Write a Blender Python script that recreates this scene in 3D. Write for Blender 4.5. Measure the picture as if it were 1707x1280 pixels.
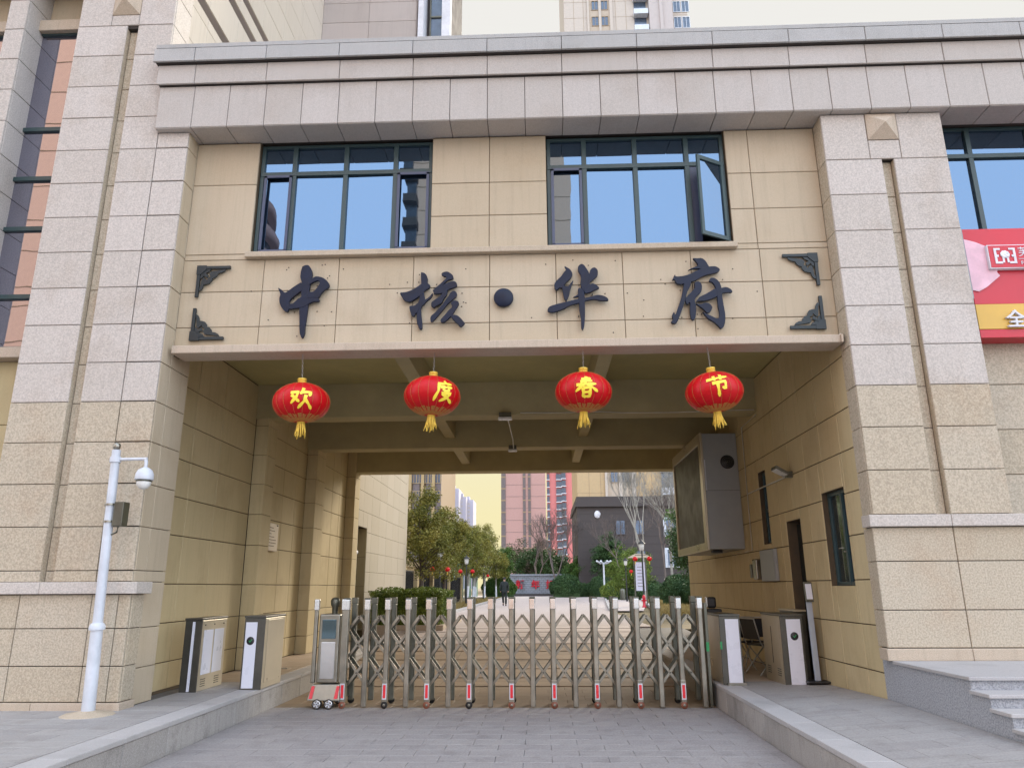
import bpy, math, random
from math import radians as R_, sin, cos, pi, atan2, sqrt
from mathutils import Vector, Matrix
random.seed(7)
for o in list(bpy.data.objects): bpy.data.objects.remove(o)
scn = bpy.context.scene
COL = scn.collection

# ---------------------------------------------------------------- camera
PITCH, YAW, ROLL, FPX, EYE = 15.4, 2.1, -0.3, 1228.0, 1.75
cam = bpy.data.cameras.new('camera'); camo = bpy.data.objects.new('camera', cam); COL.objects.link(camo)
cam.sensor_width = 36.0; cam.lens = FPX/1707.0*36.0; cam.clip_start = 0.05; cam.clip_end = 3000
_p, _y, _r = R_(PITCH), R_(YAW), R_(ROLL)
FW = Vector((-sin(_y)*cos(_p), cos(_y)*cos(_p), sin(_p))); RT = Vector((cos(_y), sin(_y), 0)); UP = RT.cross(FW)
RT2 = cos(_r)*RT + sin(_r)*UP; UP2 = -sin(_r)*RT + cos(_r)*UP
M = Matrix((RT2, UP2, -FW)).transposed().to_4x4(); M.translation = Vector((0, 0, EYE)); camo.matrix_world = M
scn.camera = camo

# ---------------------------------------------------------------- sky, sun, exposure
SUN_EL, SUN_AZ = 25.0, 20.0            # degrees; azimuth from +Y towards +X
w = bpy.data.worlds.new('World'); scn.world = w; w.use_nodes = True
nt = w.node_tree; nt.nodes.clear()
sky = nt.nodes.new('ShaderNodeTexSky'); sky.sky_type = 'NISHITA'; sky.sun_disc = False
sky.sun_elevation = R_(SUN_EL); sky.sun_rotation = R_(SUN_AZ); sky.air_density = 1.0; sky.dust_density = 3.0; sky.ozone_density = 1.5; sky.altitude = 20
bg = nt.nodes.new('ShaderNodeBackground'); bg.inputs['Strength'].default_value = 0.15
wo = nt.nodes.new('ShaderNodeOutputWorld')
hs = nt.nodes.new('ShaderNodeHueSaturation'); hs.inputs['Saturation'].default_value = 0.66
nt.links.new(sky.outputs[0], hs.inputs['Color'])
# thin high haze on the sun's side: the sky there levels off at a cream white, yellower towards the horizon
tc = nt.nodes.new('ShaderNodeTexCoord'); sx = nt.nodes.new('ShaderNodeSeparateXYZ'); nt.links.new(tc.outputs['Generated'], sx.inputs[0])
def wmap(src, lo, hi, a, b):
    n = nt.nodes.new('ShaderNodeMapRange'); n.interpolation_type = 'SMOOTHSTEP'
    for i, v in enumerate((lo, hi, a, b)): n.inputs[i+1].default_value = v
    nt.links.new(src, n.inputs[0]); return n.outputs[0]
def wmix(fac, a, b, mode='MIX'):
    n = nt.nodes.new('ShaderNodeMix'); n.data_type = 'RGBA'; n.blend_type = mode
    if isinstance(fac, float): n.inputs[0].default_value = fac
    else: nt.links.new(fac, n.inputs[0])
    for i, c in ((6, a), (7, b)):
        if isinstance(c, tuple): n.inputs[i].default_value = (*c, 1)
        else: nt.links.new(c, n.inputs[i])
    return n.outputs[2]
cap = wmix(wmap(sx.outputs['Z'], 0.04, 0.42, 0, 1), (0.515, 0.462, 0.262), (0.48, 0.472, 0.452))
cap = wmix(wmap(sx.outputs['Y'], 0.25, -0.35, 0, 1), cap, (1.40, 1.52, 1.75))
nt.links.new(wmix(1.0, hs.outputs[0], cap, 'DARKEN'), bg.inputs[0])
nt.links.new(bg.outputs[0], wo.inputs[0])
sl = bpy.data.lights.new('sun', 'SUN'); so = bpy.data.objects.new('sun', sl); COL.objects.link(so)
sl.energy = 0.62; sl.angle = R_(30); sl.color = (1.0, 0.90, 0.76)
sd = Vector((sin(R_(SUN_AZ))*cos(R_(SUN_EL)), cos(R_(SUN_AZ))*cos(R_(SUN_EL)), sin(R_(SUN_EL))))
so.rotation_euler = sd.to_track_quat('Z', 'Y').to_euler(); so.location = sd*60
vs = scn.view_settings; vs.view_transform = 'Standard'; vs.look = 'None'; vs.exposure = 3.6; vs.gamma = 1.0; vs.use_curve_mapping = False
scn.cycles.max_bounces = 8; scn.cycles.diffuse_bounces = 5; scn.cycles.glossy_bounces = 4; scn.cycles.transparent_max_bounces = 8

def at(px, py, Y):
    """the point of the world seen at photograph pixel px, py on the plane y = Y"""
    d = FW*FPX + RT2*(px-853.5) - UP2*(py-640.0)
    t = Y/d.y
    return Vector((d.x*t, Y, EYE + d.z*t))

# ---------------------------------------------------------------- materials
def new_mat(name):
    m = bpy.data.materials.new(name); m.use_nodes = True
    return m, m.node_tree, m.node_tree.nodes['Principled BSDF']
def mixc(nt, fac, a, b, mode='MIX'):
    n = nt.nodes.new('ShaderNodeMix'); n.data_type = 'RGBA'; n.blend_type = mode
    if isinstance(fac, (int, float)): n.inputs[0].default_value = fac
    else: nt.links.new(fac, n.inputs[0])
    for i, c in ((6, a), (7, b)):
        if isinstance(c, tuple): n.inputs[i].default_value = (*c, 1)
        else: nt.links.new(c, n.inputs[i])
    return n.outputs[2]
def posn(nt, scale=(1, 1, 1)):
    g = nt.nodes.new('ShaderNodeNewGeometry'); m = nt.nodes.new('ShaderNodeMapping'); m.inputs['Scale'].default_value = scale
    nt.links.new(g.outputs['Position'], m.inputs[0]); return m.outputs[0]
def noise(nt, vec, scale, detail=3, rough=0.55):
    n = nt.nodes.new('ShaderNodeTexNoise'); n.inputs['Scale'].default_value = scale; n.inputs['Detail'].default_value = detail
    n.inputs['Roughness'].default_value = rough; nt.links.new(vec, n.inputs['Vector']); return n.outputs['Fac']
def ramp(nt, fac, lo, hi, a=0.0, b=1.0):
    n = nt.nodes.new('ShaderNodeMapRange'); n.inputs[1].default_value = lo; n.inputs[2].default_value = hi
    n.inputs[3].default_value = a; n.inputs[4].default_value = b; nt.links.new(fac, n.inputs[0]); return n.outputs[0]
def bump(nt, h, strength, dist, bs):
    n = nt.nodes.new('ShaderNodeBump'); n.inputs['Strength'].default_value = strength; n.inputs['Distance'].default_value = dist
    nt.links.new(h, n.inputs['Height']); nt.links.new(n.outputs[0], bs.inputs['Normal'])
def stone(name, ca, cb, speck=0.25, rough=0.75, stain=(0.2, 0.15, 0.1), stain_amt=0.35, scale=1.0, streak=0.2, spec_scale=95, b=0.35, scuff=0.0):
    """cut stone: every piece its own tint between ca and cb, crystal speckle, weather streaks and stains"""
    m, nt, bs = new_mat(name)
    oi = nt.nodes.new('ShaderNodeObjectInfo'); p = posn(nt)
    base = mixc(nt, oi.outputs['Random'], ca, cb)
    big = noise(nt, p, 1.3*scale, 4, 0.6)
    base = mixc(nt, ramp(nt, big, 0.52, 0.75, 0, stain_amt), base, stain)
    st = noise(nt, posn(nt, (14, 14, 0.7)), 1.0, 4, 0.7)
    base = mixc(nt, ramp(nt, st, 0.5, 0.8, 0, streak), base, tuple(c*0.55 for c in ca))
    sp = noise(nt, p, spec_scale, 2, 0.6)
    if scuff:
        sc = noise(nt, posn(nt, (2.2, 26, 1)), 1.0, 5, 0.75)
        base = mixc(nt, ramp(nt, sc, 0.50, 0.72, 0, scuff), base, tuple(c*0.6 for c in ca))
        base = mixc(nt, ramp(nt, sc, 0.46, 0.30, 0, scuff), base, tuple(min(.6, c*1.3) for c in cb))
    base = mixc(nt, ramp(nt, sp, 0.38, 0.5, speck, 0), base, tuple(c*0.35 for c in ca))
    base = mixc(nt, ramp(nt, sp, 0.52, 0.66, 0, speck), base, tuple(min(0.9, c*1.5) for c in cb))
    nt.links.new(base, bs.inputs['Base Color']); bs.inputs['Roughness'].default_value = rough
    bs.inputs['Specular IOR Level'].default_value = 0.35
    bump(nt, sp, b, 0.004, bs)
    return m
def plain(name, c, rough=0.6, metal=0.0, var=0.25, vscale=3.0, spec=0.5, bmp=0.0, bscale=60):
    m, nt, bs = new_mat(name); p = posn(nt)
    n = noise(nt, p, vscale, 4, 0.65)
    nt.links.new(mixc(nt, ramp(nt, n, 0.35, 0.7, 0, 1), tuple(x*(1-var) for x in c), tuple(min(1, x*(1+var*0.5)) for x in c)), bs.inputs['Base Color'])
    bs.inputs['Roughness'].default_value = rough; bs.inputs['Metallic'].default_value = metal; bs.inputs['Specular IOR Level'].default_value = spec
    nt.links.new(ramp(nt, n, 0.3, 0.75, max(0.02, rough*0.8), min(1, rough*1.2)), bs.inputs['Roughness'])
    if bmp: bump(nt, noise(nt, p, bscale, 3), bmp, 0.01, bs)
    return m
def leafmat(name, a, b, sc=2.0):
    m, nt, bs = new_mat(name); p = posn(nt)
    n = noise(nt, p, sc, 3); n2 = noise(nt, p, 25, 1)
    c = mixc(nt, ramp(nt, n, 0.35, 0.65), a, b)
    c = mixc(nt, ramp(nt, n2, 0.4, 0.7, 0, 0.5), c, tuple(x*1.6 for x in b))
    nt.links.new(c, bs.inputs['Base Color']); bs.inputs['Roughness'].default_value = 0.6
    bs.inputs['Subsurface Weight'].default_value = 0.0
    bs.inputs['Specular IOR Level'].default_value = 0.3
    return m

MT = {}
MT['granite'] = stone('granite', (0.495, 0.445, 0.395), (0.54, 0.49, 0.445), speck=0.22, stain=(0.37, 0.30, 0.235), stain_amt=0.45, spec_scale=52)
MT['granite_low'] = stone('granite_low', (0.44, 0.37, 0.27), (0.48, 0.415, 0.32), speck=0.28, stain=(0.40, 0.29, 0.19), stain_amt=0.5, spec_scale=50)  # granite's warm copy: the warmer light on the lower courses is in its colour
MT['cornice'] = stone('cornice_stone', (0.445, 0.405, 0.365), (0.485, 0.445, 0.41), speck=0.17, stain=(0.36, 0.30, 0.25), stain_amt=0.4, spec_scale=90)
MT['coping'] = stone('coping_stone', (0.38, 0.375, 0.36), (0.43, 0.42, 0.405), speck=0.3, stain=(0.25, 0.24, 0.22), stain_amt=0.5)
MT['beige'] = stone('beige_stone', (0.47, 0.385, 0.27), (0.51, 0.425, 0.31), speck=0.08, stain=(0.40, 0.31, 0.2), stain_amt=0.4, streak=0.28, b=0.1)
MT['tan'] = stone('tan_stone', (0.52, 0.42, 0.235), (0.56, 0.455, 0.265), speck=0.06, stain=(0.34, 0.24, 0.13), stain_amt=0.35, streak=0.3, b=0.08)
MT['trim'] = stone('trim_stone', (0.46, 0.38, 0.28), (0.50, 0.41, 0.32), speck=0.2, stain=(0.36, 0.28, 0.2), stain_amt=0.5, streak=0.35)
MT['cream'] = stone('cream_stone', (0.42, 0.36, 0.27), (0.46, 0.40, 0.31), speck=0.05, stain_amt=0.2, stain=(0.45, 0.36, 0.26), streak=0.2, b=0.08)
MT['cream_sunlit'] = stone('tower_cream_sunlit', (0.60, 0.53, 0.44), (0.64, 0.57, 0.48), speck=0.05, stain_amt=0.2, stain=(0.5, 0.42, 0.33), streak=0.25, b=0.08)  # sunlit side of the left tower: its sunlight put into a brighter stone colour
MT['mauve'] = stone('mauve_stone', (0.43, 0.38, 0.35), (0.49, 0.43, 0.40), speck=0.08, stain_amt=0.2, stain=(0.3, 0.26, 0.25), b=0.08)
MT['joint'] = plain('joint_mortar', (0.055, 0.045, 0.04), 0.9)
MT['joint_tan'] = plain('joint_mortar_tan', (0.10, 0.07, 0.04), 0.9)
MT['ceiling'] = plain('ceiling_paint', (0.46, 0.40, 0.18), 0.85, var=0.18, vscale=0.8)
MT['beam'] = plain('beam_paint', (0.44, 0.37, 0.20), 0.8, var=0.15, vscale=1.0)
MT['paver'] = stone('paving_stone', (0.31, 0.285, 0.28), (0.34, 0.315, 0.305), speck=0.24, rough=0.62, stain=(0.17, 0.155, 0.15), stain_amt=0.6, streak=0, spec_scale=42, scale=2.4, b=0.25, scuff=0.35)
MT['platform'] = stone('platform_stone', (0.31, 0.295, 0.29), (0.36, 0.345, 0.335), speck=0.16, rough=0.6, stain=(0.19, 0.175, 0.16), stain_amt=0.55, streak=0, spec_scale=50, scale=2.2, b=0.2, scuff=0.3)
MT['warmpave'] = stone('warm_paving', (0.37, 0.29, 0.21), (0.42, 0.33, 0.25), speck=0.12, rough=0.6, stain=(0.3, 0.22, 0.15), stain_amt=0.5, streak=0, b=0.2)
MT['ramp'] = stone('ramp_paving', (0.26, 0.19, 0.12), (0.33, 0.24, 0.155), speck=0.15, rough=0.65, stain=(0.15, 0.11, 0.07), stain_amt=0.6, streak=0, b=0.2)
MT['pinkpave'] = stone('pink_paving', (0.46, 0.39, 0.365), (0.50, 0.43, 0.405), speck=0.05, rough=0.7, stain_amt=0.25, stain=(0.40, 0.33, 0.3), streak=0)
MT['kerb'] = stone('kerb_granite', (0.33, 0.31, 0.29), (0.40, 0.375, 0.35), speck=0.25, stain=(0.12, 0.11, 0.10), stain_amt=0.6, streak=0.5, scale=2.2)
MT['kerbtop'] = stone('kerb_cap', (0.40, 0.385, 0.38), (0.45, 0.43, 0.42), speck=0.15, stain=(0.2, 0.19, 0.18), stain_amt=0.4, streak=0)
MT['bluegranite'] = stone('grey_granite', (0.30, 0.315, 0.34), (0.36, 0.37, 0.395), speck=0.4, stain=(0.25, 0.25, 0.24), stain_amt=0.3, streak=0.2, spec_scale=60)
MT['sand'] = plain('road_bed', (0.15, 0.14, 0.135), 0.95)
MT['asphalt'] = plain('asphalt', (0.07, 0.07, 0.072), 0.85, bmp=0.3)
MT['frame'] = plain('window_frame', (0.035, 0.065, 0.068), 0.4, var=0.1, spec=0.5)
MT['frame_blue'] = plain('window_frame_blue', (0.06, 0.075, 0.13), 0.4, var=0.1)
MT['dark'] = plain('dark_interior', (0.012, 0.014, 0.013), 0.7)
MT['room'] = plain('room_dark', (0.03, 0.034, 0.05), 0.8)
MT['steel'] = plain('brushed_steel', (0.32, 0.30, 0.25), 0.34, metal=0.9, var=0.25, vscale=2.5)
MT['steel_dark'] = plain('steel_dark', (0.15, 0.15, 0.12), 0.42, metal=0.75, var=0.25, vscale=3)
MT['chrome'] = plain('chrome', (0.62, 0.61, 0.60), 0.22, metal=1.0, var=0.08)
MT['black'] = plain('black_plastic', (0.018, 0.018, 0.02), 0.45)
MT['rubber'] = plain('rubber', (0.02, 0.018, 0.017), 0.8)
MT['castered'] = plain('caster_brown', (0.22, 0.075, 0.04), 0.5)
MT['white'] = plain('white_paint', (0.60, 0.63, 0.68), 0.4, var=0.16)
MT['whitewash'] = plain('whitewash', (0.72, 0.72, 0.76), 0.9, var=0.15)
MT['acrylic'] = plain('white_panel', (0.66, 0.67, 0.75), 0.3, var=0.03)
MT['cabinet'] = plain('cabinet_steel', (0.50, 0.44, 0.33), 0.32, metal=0.55, var=0.12, vscale=1.5)
MT['cabinet_dark'] = plain('cabinet_dark_steel', (0.10, 0.095, 0.08), 0.35, metal=0.5, var=0.2)
MT['lcd_steel'] = plain('led_box_paint', (0.30, 0.32, 0.33), 0.45, var=0.06)
MT['reflector'] = plain('red_reflector', (0.75, 0.03, 0.045), 0.3, var=0.1)
MT['red'] = plain('sign_red', (0.56, 0.012, 0.03), 0.35, var=0.08, vscale=1.0)
MT['yellow'] = plain('sign_yellow', (0.66, 0.40, 0.06), 0.4, var=0.06)
MT['pinkfilm'] = plain('peeled_film', (0.80, 0.50, 0.58), 0.5, var=0.15, vscale=6)
MT['letter'] = plain('letter_navy', (0.008, 0.013, 0.034), 0.45, var=0.3, vscale=6, spec=0.28)
MT['iron'] = plain('ornament_iron', (0.015, 0.024, 0.028), 0.5, var=0.3)
MT['green'] = plain('green_light', (0.02, 0.30, 0.09), 0.4)
MT['gold'] = plain('lantern_gold', (0.85, 0.58, 0.08), 0.38, metal=0.25, var=0.15, vscale=20)
MT['goldtrim'] = plain('lantern_lace', (0.52, 0.20, 0.05), 0.5, var=0.3, vscale=40)
MT['goldchar'] = plain('lantern_character', (0.95, 0.72, 0.05), 0.45, var=0.05)
MT['wire'] = plain('galvanised_wire', (0.45, 0.45, 0.42), 0.45, metal=0.6)
MT['cable'] = plain('white_cable', (0.62, 0.60, 0.52), 0.5)
MT['bark'] = plain('bark', (0.10, 0.075, 0.055), 0.9, var=0.4, bmp=0.4)
MT['palebark'] = plain('pale_bark', (0.34, 0.32, 0.28), 0.9, var=0.3)
MT['greybark'] = plain('grey_bark', (0.16, 0.125, 0.11), 0.9, var=0.3)
MT['leaf_olive'] = leafmat('leaf_olive', (0.075, 0.105, 0.018), (0.22, 0.19, 0.035), 0.9)
MT['leaf_green'] = leafmat('leaf_green', (0.03, 0.08, 0.015), (0.08, 0.14, 0.025), 1.5)
MT['leaf_dark'] = leafmat('leaf_dark', (0.022, 0.055, 0.018), (0.05, 0.095, 0.03), 1.0)
MT['leaf_hedge'] = leafmat('leaf_hedge', (0.05, 0.10, 0.015), (0.22, 0.28, 0.05), 3.0)
MT['leaf_lime'] = leafmat('leaf_lime', (0.05, 0.10, 0.015), (0.14, 0.19, 0.03), 1.5)
MT['leaf_haze'] = leafmat('leaf_far', (0.07, 0.085, 0.05), (0.11, 0.115, 0.07), 0.6)
MT['drygrass'] = leafmat('dry_grass', (0.20, 0.15, 0.05), (0.30, 0.22, 0.08), 3)
MT['soil'] = plain('verge_soil', (0.20, 0.15, 0.07), 0.95, var=0.4, bmp=0.5)
MT['coat'] = plain('dark_coat', (0.018, 0.024, 0.024), 0.85)
MT['skin'] = plain('skin', (0.42, 0.25, 0.18), 0.6, var=0.08)
MT['hair'] = plain('hair', (0.012, 0.01, 0.009), 0.6)
MT['net'] = plain('green_net', (0.02, 0.16, 0.10), 0.8)
MT['fencestone'] = stone('fence_stone', (0.42, 0.31, 0.16), (0.47, 0.36, 0.2), speck=0.1, stain_amt=0.3)
MT['pinktower'] = plain('rose_render', (0.50, 0.30, 0.27), 0.85, var=0.08)
MT['redtower'] = plain('coral_render', (0.62, 0.20, 0.19), 0.85, var=0.08)
MT['stripe'] = plain('tower_glass_strip', (0.16, 0.13, 0.13), 0.5, var=0.2)
MT['pale_tower'] = plain('pale_render', (0.45, 0.43, 0.50), 0.9, var=0.05)
MT['brown_tower'] = plain('brown_render', (0.33, 0.24, 0.15), 0.85, var=0.1)
MT['tower_upper'] = plain('hazed_upper_render', (0.52, 0.45, 0.38), 0.85, var=0.08)  # upper floors paled: the haze over them put into the colour
MT['kiosk'] = plain('kiosk_grey', (0.34, 0.38, 0.44), 0.4, var=0.05)
MT['tan_tower'] = plain('ochre_render', (0.50, 0.36, 0.20), 0.85, var=0.08)
MT['podium'] = plain('podium_stone', (0.062, 0.05, 0.047), 0.75, var=0.2)
MT['peach'] = plain('peach_cladding', (0.80, 0.55, 0.42), 0.7, var=0.06)
MT['greybrick'] = plain('grey_brick', (0.28, 0.29, 0.32), 0.85, var=0.2, vscale=1)
MT['banner'] = plain('notice_paper', (0.62, 0.60, 0.72), 0.5, var=0.12, vscale=5)
MT['plaque'] = plain('plaque_metal', (0.55, 0.46, 0.36), 0.4, metal=0.2, var=0.1)
MT['ink'] = plain('ink', (0.18, 0.14, 0.11), 0.7)
MT['lamp'] = plain('lamp_glass', (0.75, 0.75, 0.72), 0.3)
def glass(name, tint, rough=0.01, wob=0.004):
    m, nt, bs = new_mat(name)
    bs.inputs['Base Color'].default_value = (*tint, 1); bs.inputs['Metallic'].default_value = 0.92; bs.inputs['Roughness'].default_value = rough
    bump(nt, noise(nt, posn(nt), 1.3, 2), 0.22, wob, bs)
    return m
MT['glass'] = glass('coated_glass', (0.11, 0.175, 0.265))
MT['glass_rose'] = glass('rose_glass', (0.34, 0.34, 0.42))
MT['glass_dark'] = glass('grey_glass', (0.16, 0.23, 0.26), 0.05)
MT['glass_far'] = plain('far_glass', (0.10, 0.13, 0.18), 0.15, metal=0.3)
# red satin of the lanterns
m, nt, bs = new_mat('red_satin'); MT['satin'] = m
n = noise(nt, posn(nt, (3, 3, 40)), 5, 2)
nt.links.new(mixc(nt, n, (0.40, 0.001, 0.004), (0.62, 0.002, 0.008)), bs.inputs['Base Color']); bs.inputs['Roughness'].default_value = 0.42; bs.inputs['Specular IOR Level'].default_value = 0.3
bs.inputs['Sheen Weight'].default_value = 0.0; bs.inputs['Sheen Tint'].default_value = (1, 0.2, 0.2, 1); bump(nt, n, 0.3, 0.004, bs)
# fly's-eye dark screen of the LED box
MT['led'] = plain('led_screen', (0.035, 0.028, 0.012), 0.5, var=0.1)

# ---------------------------------------------------------------- mesh helpers
class MB:
    def __init__(s): s.v = []; s.f = []; s.sm = []
    def add(s, vs, fs, smooth=False):
        b = len(s.v); s.v.extend([tuple(v) for v in vs]); s.f.extend([tuple(b+i for i in f) for f in fs]); s.sm.extend([smooth]*len(fs)); return s
    def box(s, x0, x1, y0, y1, z0, z1):
        vs = [(x, y, z) for z in (z0, z1) for y in (y0, y1) for x in (x0, x1)]
        return s.add(vs, [(0, 2, 3, 1), (4, 5, 7, 6), (0, 1, 5, 4), (2, 6, 7, 3), (0, 4, 6, 2), (1, 3, 7, 5)])
    def bar(s, p, q, w, h, up=(0, 0, 1)):
        p, q = Vector(p), Vector(q); d = (q-p).normalized(); u = Vector(up)
        if abs(d.dot(u)) > 0.98: u = Vector((0, 1, 0))
        a = d.cross(u).normalized()*(w/2); b = a.cross(d).normalized()*(h/2)
        vs = [c+i*a+j*b for c in (p, q) for j in (-1, 1) for i in (-1, 1)]
        return s.add(vs, [(0, 1, 3, 2), (4, 6, 7, 5), (0, 4, 5, 1), (2, 3, 7, 6), (0, 2, 6, 4), (1, 5, 7, 3)])
    def tube(s, pts, r, n=8, cap=True):
        pts = [Vector(p) for p in pts]; rs = r if isinstance(r, (list, tuple)) else [r]*len(pts); rings = []
        for i, p in enumerate(pts):
            d = (pts[min(i+1, len(pts)-1)]-pts[max(i-1, 0)])
            d = d.normalized() if d.length > 1e-9 else Vector((0, 0, 1))
            u = Vector((0, 0, 1)) if abs(d.z) < 0.9 else Vector((1, 0, 0))
            a = d.cross(u).normalized(); b = d.cross(a)
            rings.append([p + rs[i]*(cos(2*pi*k/n)*a + sin(2*pi*k/n)*b) for k in range(n)])
        vs = [v for rg in rings for v in rg]; fs = []
        for i in range(len(pts)-1):
            for k in range(n):
                fs.append((i*n+k, i*n+(k+1) % n, (i+1)*n+(k+1) % n, (i+1)*n+k))
        s.add(vs, fs, True)
        if cap: s.add(rings[0], [tuple(range(n))]); s.add(rings[-1], [tuple(range(n))[::-1]])
        return s
    def lathe(s, prof, c=(0, 0, 0), n=24, axis='z', gore=0, gd=0.0, smooth=True):
        vs = []; fs = []; c = Vector(c)
        for (r, h) in prof:
            for k in range(n):
                a = 2*pi*k/n; rr = r*(1-gd*abs(sin(gore*a/2))**6) if gore else r
                x, y = rr*cos(a), rr*sin(a)
                p = Vector((x, y, h)) if axis == 'z' else (Vector((x, h, y)) if axis == 'y' else Vector((h, x, y)))
                vs.append(c+p)
        for i in range(len(prof)-1):
            for k in range(n):
                fs.append((i*n+k, i*n+(k+1) % n, (i+1)*n+(k+1) % n, (i+1)*n+k))
        s.add(vs, fs, smooth)
        s.add(vs[:n], [tuple(range(n))[::-1]]); s.add(vs[-n:], [tuple(range(n))])
        return s
    def prism(s, pts, d):
        """a planar outline pushed along the vector d"""
        pts = [Vector(p) for p in pts]; d = Vector(d); n = len(pts)
        s.add(pts+[p+d for p in pts], [tuple(range(n))[::-1], tuple(range(n, 2*n))]+[(i, (i+1) % n, n+(i+1) % n, n+i) for i in range(n)])
        return s
    def mesh(s, name, mat):
        me = bpy.data.meshes.new(name); me.from_pydata(s.v, [], s.f); me.materials.append(MT[mat] if isinstance(mat, str) else mat)
        me.polygons.foreach_set('use_smooth', s.sm); me.update(); return me
    def build(s, name, mat, parent=None, bevel=0.0, fix=True):
        me = s.mesh(name, mat)
        if fix:
            import bmesh
            bm = bmesh.new(); bm.from_mesh(me); bmesh.ops.recalc_face_normals(bm, faces=bm.faces); bm.to_mesh(me); bm.free()
        return place(name, me, parent, bevel=bevel)
WM = {}                                 # world matrix of every object built so far
def place(name, me, parent=None, loc=None, bevel=0.0, mat3=None):
    o = bpy.data.objects.new(name, me); COL.objects.link(o)
    if loc is not None:
        mw = (mat3.to_4x4() if mat3 is not None else Matrix.Identity(4)); mw.translation = Vector(loc); o.matrix_basis = mw
    WM[o.name] = o.matrix_basis.copy()
    if parent is not None:
        o.parent = parent; o.matrix_parent_inverse = WM[parent.name].inverted()
    if bevel:
        b = o.modifiers.new('bevel', 'BEVEL'); b.width = bevel; b.segments = 2; b.limit_method = 'ANGLE'; b.angle_limit = R_(40)
    return o
def tag(o, label=None, cat=None, group=None, kind=None):
    for k, v in (('label', label), ('category', cat), ('group', group), ('kind', kind)):
        if v: o[k] = v
    return o
def thing(name, label, cat, loc=(0, 0, 0), group=None):
    o = bpy.data.objects.new(name, None); COL.objects.link(o); o.location = loc; o.empty_display_size = 0.2; WM[o.name] = Matrix.Translation(Vector(loc))
    return tag(o, label, cat, group)
def struct(name, mb, mat, bevel=0.0): return tag(mb.build(name, mat, None, bevel), kind='structure')
def copy_tree(o, parent=None, first=True):
    c = o.copy(); COL.objects.link(c)
    if parent is not None: c.parent = parent
    for ch in list(o.children): copy_tree(ch, c, False)
    return c

# ---------------------------------------------------------------- stone panels: each a piece of its own, joints recessed
_pc = {}
def panel_mesh(w_, h_, t, mat, ch=0.006):
    k = (round(w_, 3), round(h_, 3), round(t, 3), mat)
    if k in _pc: return _pc[k]
    a, b = w_/2, h_/2; c = min(ch, a*0.4, b*0.4)
    vs = [(x*a, y*b, 0) for x, y in ((-1, -1), (1, -1), (1, 1), (-1, 1))] + [(x*a, y*b, t-c) for x, y in ((-1, -1), (1, -1), (1, 1), (-1, 1))] \
        + [(x*(a-c), y*(b-c), t) for x, y in ((-1, -1), (1, -1), (1, 1), (-1, 1))]
    fs = [(8, 9, 10, 11)]
    for i in range(4):
        j = (i+1) % 4; fs += [(i, j, 4+j, 4+i), (4+i, 4+j, 8+j, 8+i)]
    me = bpy.data.meshes.new('panel'); me.from_pydata(vs, [], fs); me.materials.append(MT[mat]); me.update(); _pc[k] = me
    return me
def cut(rects, hole):
    out = []
    hu0, hu1, hv0, hv1 = hole
    for (a, b, c, d) in rects:
        if hu0 >= b or hu1 <= a or hv0 >= d or hv1 <= c: out.append((a, b, c, d)); continue
        if hu0 > a: out.append((a, hu0, c, d))
        if hu1 < b: out.append((hu1, b, c, d))
        m0, m1 = max(a, hu0), min(b, hu1)
        if hv0 > c: out.append((m0, m1, c, hv0))
        if hv1 < d: out.append((m0, m1, hv1, d))
    return [r for r in out if r[1]-r[0] > 0.02 and r[3]-r[2] > 0.02]
def panels(parent, mat, O, U, V, us, vs_, holes=(), t=0.03, gap=0.010, name='stone_panel', jit=0.0015, matf=None):
    """panels on the plane through O spanned by U, V (face looks along U x V); us, vs_ are the joint positions"""
    O, U, V = Vector(O), Vector(U), Vector(V); N = U.cross(V); m3 = Matrix((U, V, N)).transposed()
    made = []
    for i in range(len(us)-1):
        for j in range(len(vs_)-1):
            rects = [(us[i], us[i+1], vs_[j], vs_[j+1])]
            for h in holes: rects = cut(rects, h)
            for (a, b, c, d) in rects:
                w_, h_ = b-a-gap, d-c-gap
                if w_ < 0.02 or h_ < 0.02: continue
                mt = matf(j) if matf else mat
                me = panel_mesh(w_, h_, t, mt)
                p = O + U*((a+b)/2) + V*((c+d)/2) + N*random.uniform(-jit, jit)
                made.append(place(name, me, parent, loc=p, mat3=m3))
    return made
X3, Y3, Z3 = Vector((1, 0, 0)), Vector((0, 1, 0)), Vector((0, 0, 1))
def seq(a, b, step, first=None):
    out = [a]; x = a+(first or step)
    while x < b-0.04: out.append(x); x += step
    out.append(b); return out

# ---------------------------------------------------------------- ground
g = MB()
g.box(-900, 900, -900, 1500, -0.62, -0.5); struct('ground', g, 'sand')
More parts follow.
